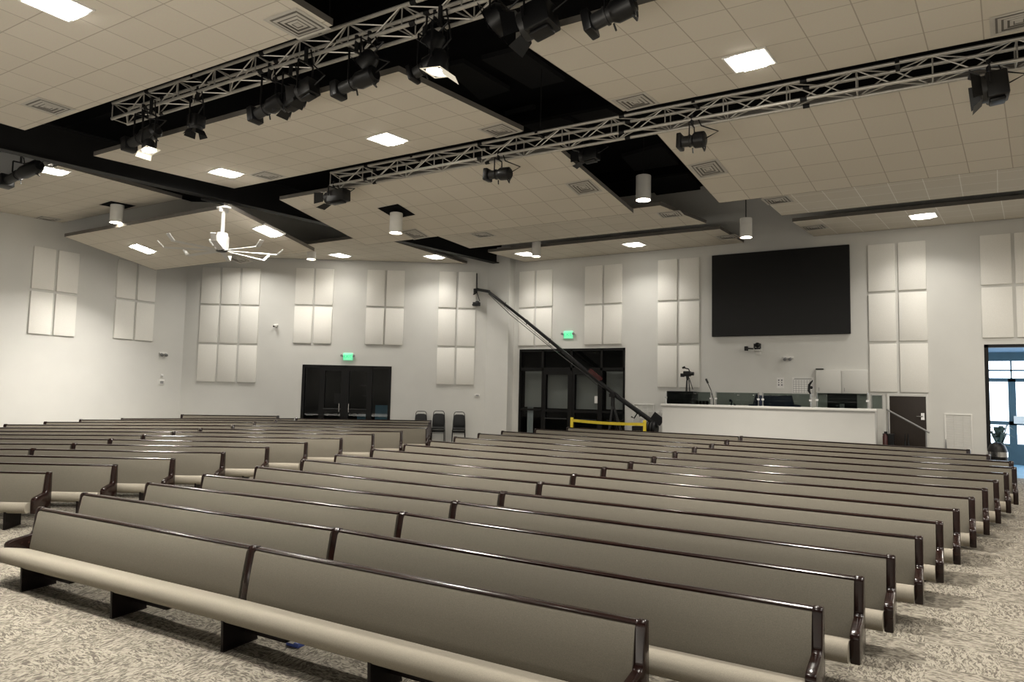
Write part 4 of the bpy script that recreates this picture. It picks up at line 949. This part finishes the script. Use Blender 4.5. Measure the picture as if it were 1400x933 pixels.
# yellow tape barrier
YT = 20.9
pa, pb = at_y(782,571,YT), at_y(881.5,575,YT)
za, zb = floor_z(0,YT), floor_z(0,YT)
for i, (p, l) in enumerate(((pa,'left'), (pb,'right'))):
    t = thing('barrier_post', 'short yellow barrier post at the %s end of the yellow tape' % l, 'post', V((p.x, YT, za)), 'yellow barrier posts')
    H = p.z-za; m = MB(); m.box(-.045,.045,-.03,.03,0,H); m.build('upright', M_yellow, t, bevel=.006); m = MB(); m.box(-.15,.15,-.12,.12,0,.02); m.build('base_plate', M_fix, t, bevel=.005)
t = MB(); n = 14; q0 = at_y(783,573,YT-.036)+V((0,0,-.05)); q1 = at_y(881,580.5,YT-.036); vs = []
for k in range(n+1): p = q0.lerp(q1, k/n) - V((0,0,.03*sin(pi*k/n))); vs += [p+V((0,.004*(k%2),.045)), p+V((0,0,-.045))]
t.add(vs, [(2*k,2*k+1,2*k+3,2*k+2) for k in range(n)])
tag(t.build('barrier_tape', M_yellow), 'yellow barrier tape stretched in front of the camera crane', 'tape')
p = at_y(872, 587, 21.35); t = thing('equipment_case', 'black case on the floor behind the yellow tape, left of the counterweights', 'case', V((p.x, 21.35, floor_z(0,21.35))))
m = MB(); m.box(-.15,.15,-.15,.15,0,p.z+.1-floor_z(0,21.35)); m.build('shell', M_blackp, t, bevel=.02); m = MB(); m.tube([(-.06,0,p.z+.1-floor_z(0,21.35)),(-.05,0,p.z+.14-floor_z(0,21.35)),(.05,0,p.z+.14-floor_z(0,21.35)),(.06,0,p.z+.1-floor_z(0,21.35))], .01, 6); m.build('handle', M_fixg, t)

# ------------------------------------------------------------------ light
# unseen area lamps added overhead to light the pews, out of the picture
for x in (-12, -8.2, -2.6, 1.2, 5):
    for y, p in ((2.6, 24), (5.2, 78)): area((x, y, 7.3), .6, p, (1,.955,.87))
for x, y, p in ((-18.0, 16.3, 16), (-20.0, 15.7, 30)): area((x, y, 7.5), .5, p, (1,.955,.87)).data.spread = radians(150)   # unseen lamps added above the fan section to brighten the nine-panel wall
for x in (2.5, 6): 
    for y in (9.5, 13.8, 17.6): area((x, y, 6.9), .6, 55)
area((-5, -3.5, .9), 14, 470, (1,.93,.82), (radians(172),0,0), 4)   # unseen uplight added behind the camera to brighten the ceiling
w = bpy.data.worlds.new('sky'); S.world = w; w.use_nodes = True; bg = w.node_tree.nodes['Background']; bg.inputs[0].default_value = (.80,.90,1,1); bg.inputs[1].default_value = 2.2

# ------------------------------------------------------------------ camera
cd = bpy.data.cameras.new('camera'); cam = bpy.data.objects.new('camera', cd); COL.objects.link(cam)
cd.sensor_width = 36; cd.lens = F/1400*36; cd.clip_end = 200; cd.clip_start = .05
cam.matrix_world = frame(EYE, RT, UP, -FW); S.camera = cam
S.view_settings.view_transform = 'Standard'; S.view_settings.look = 'None'; S.view_settings.exposure = 1.13; S.view_settings.gamma = 1.0
S.cycles.use_denoising = True; S.cycles.max_bounces = 6; S.cycles.diffuse_bounces = 4; S.cycles.glossy_bounces = 3; S.cycles.transparent_max_bounces = 8
S.cycles.sample_clamp_indirect = 6; S.cycles.use_light_tree = True
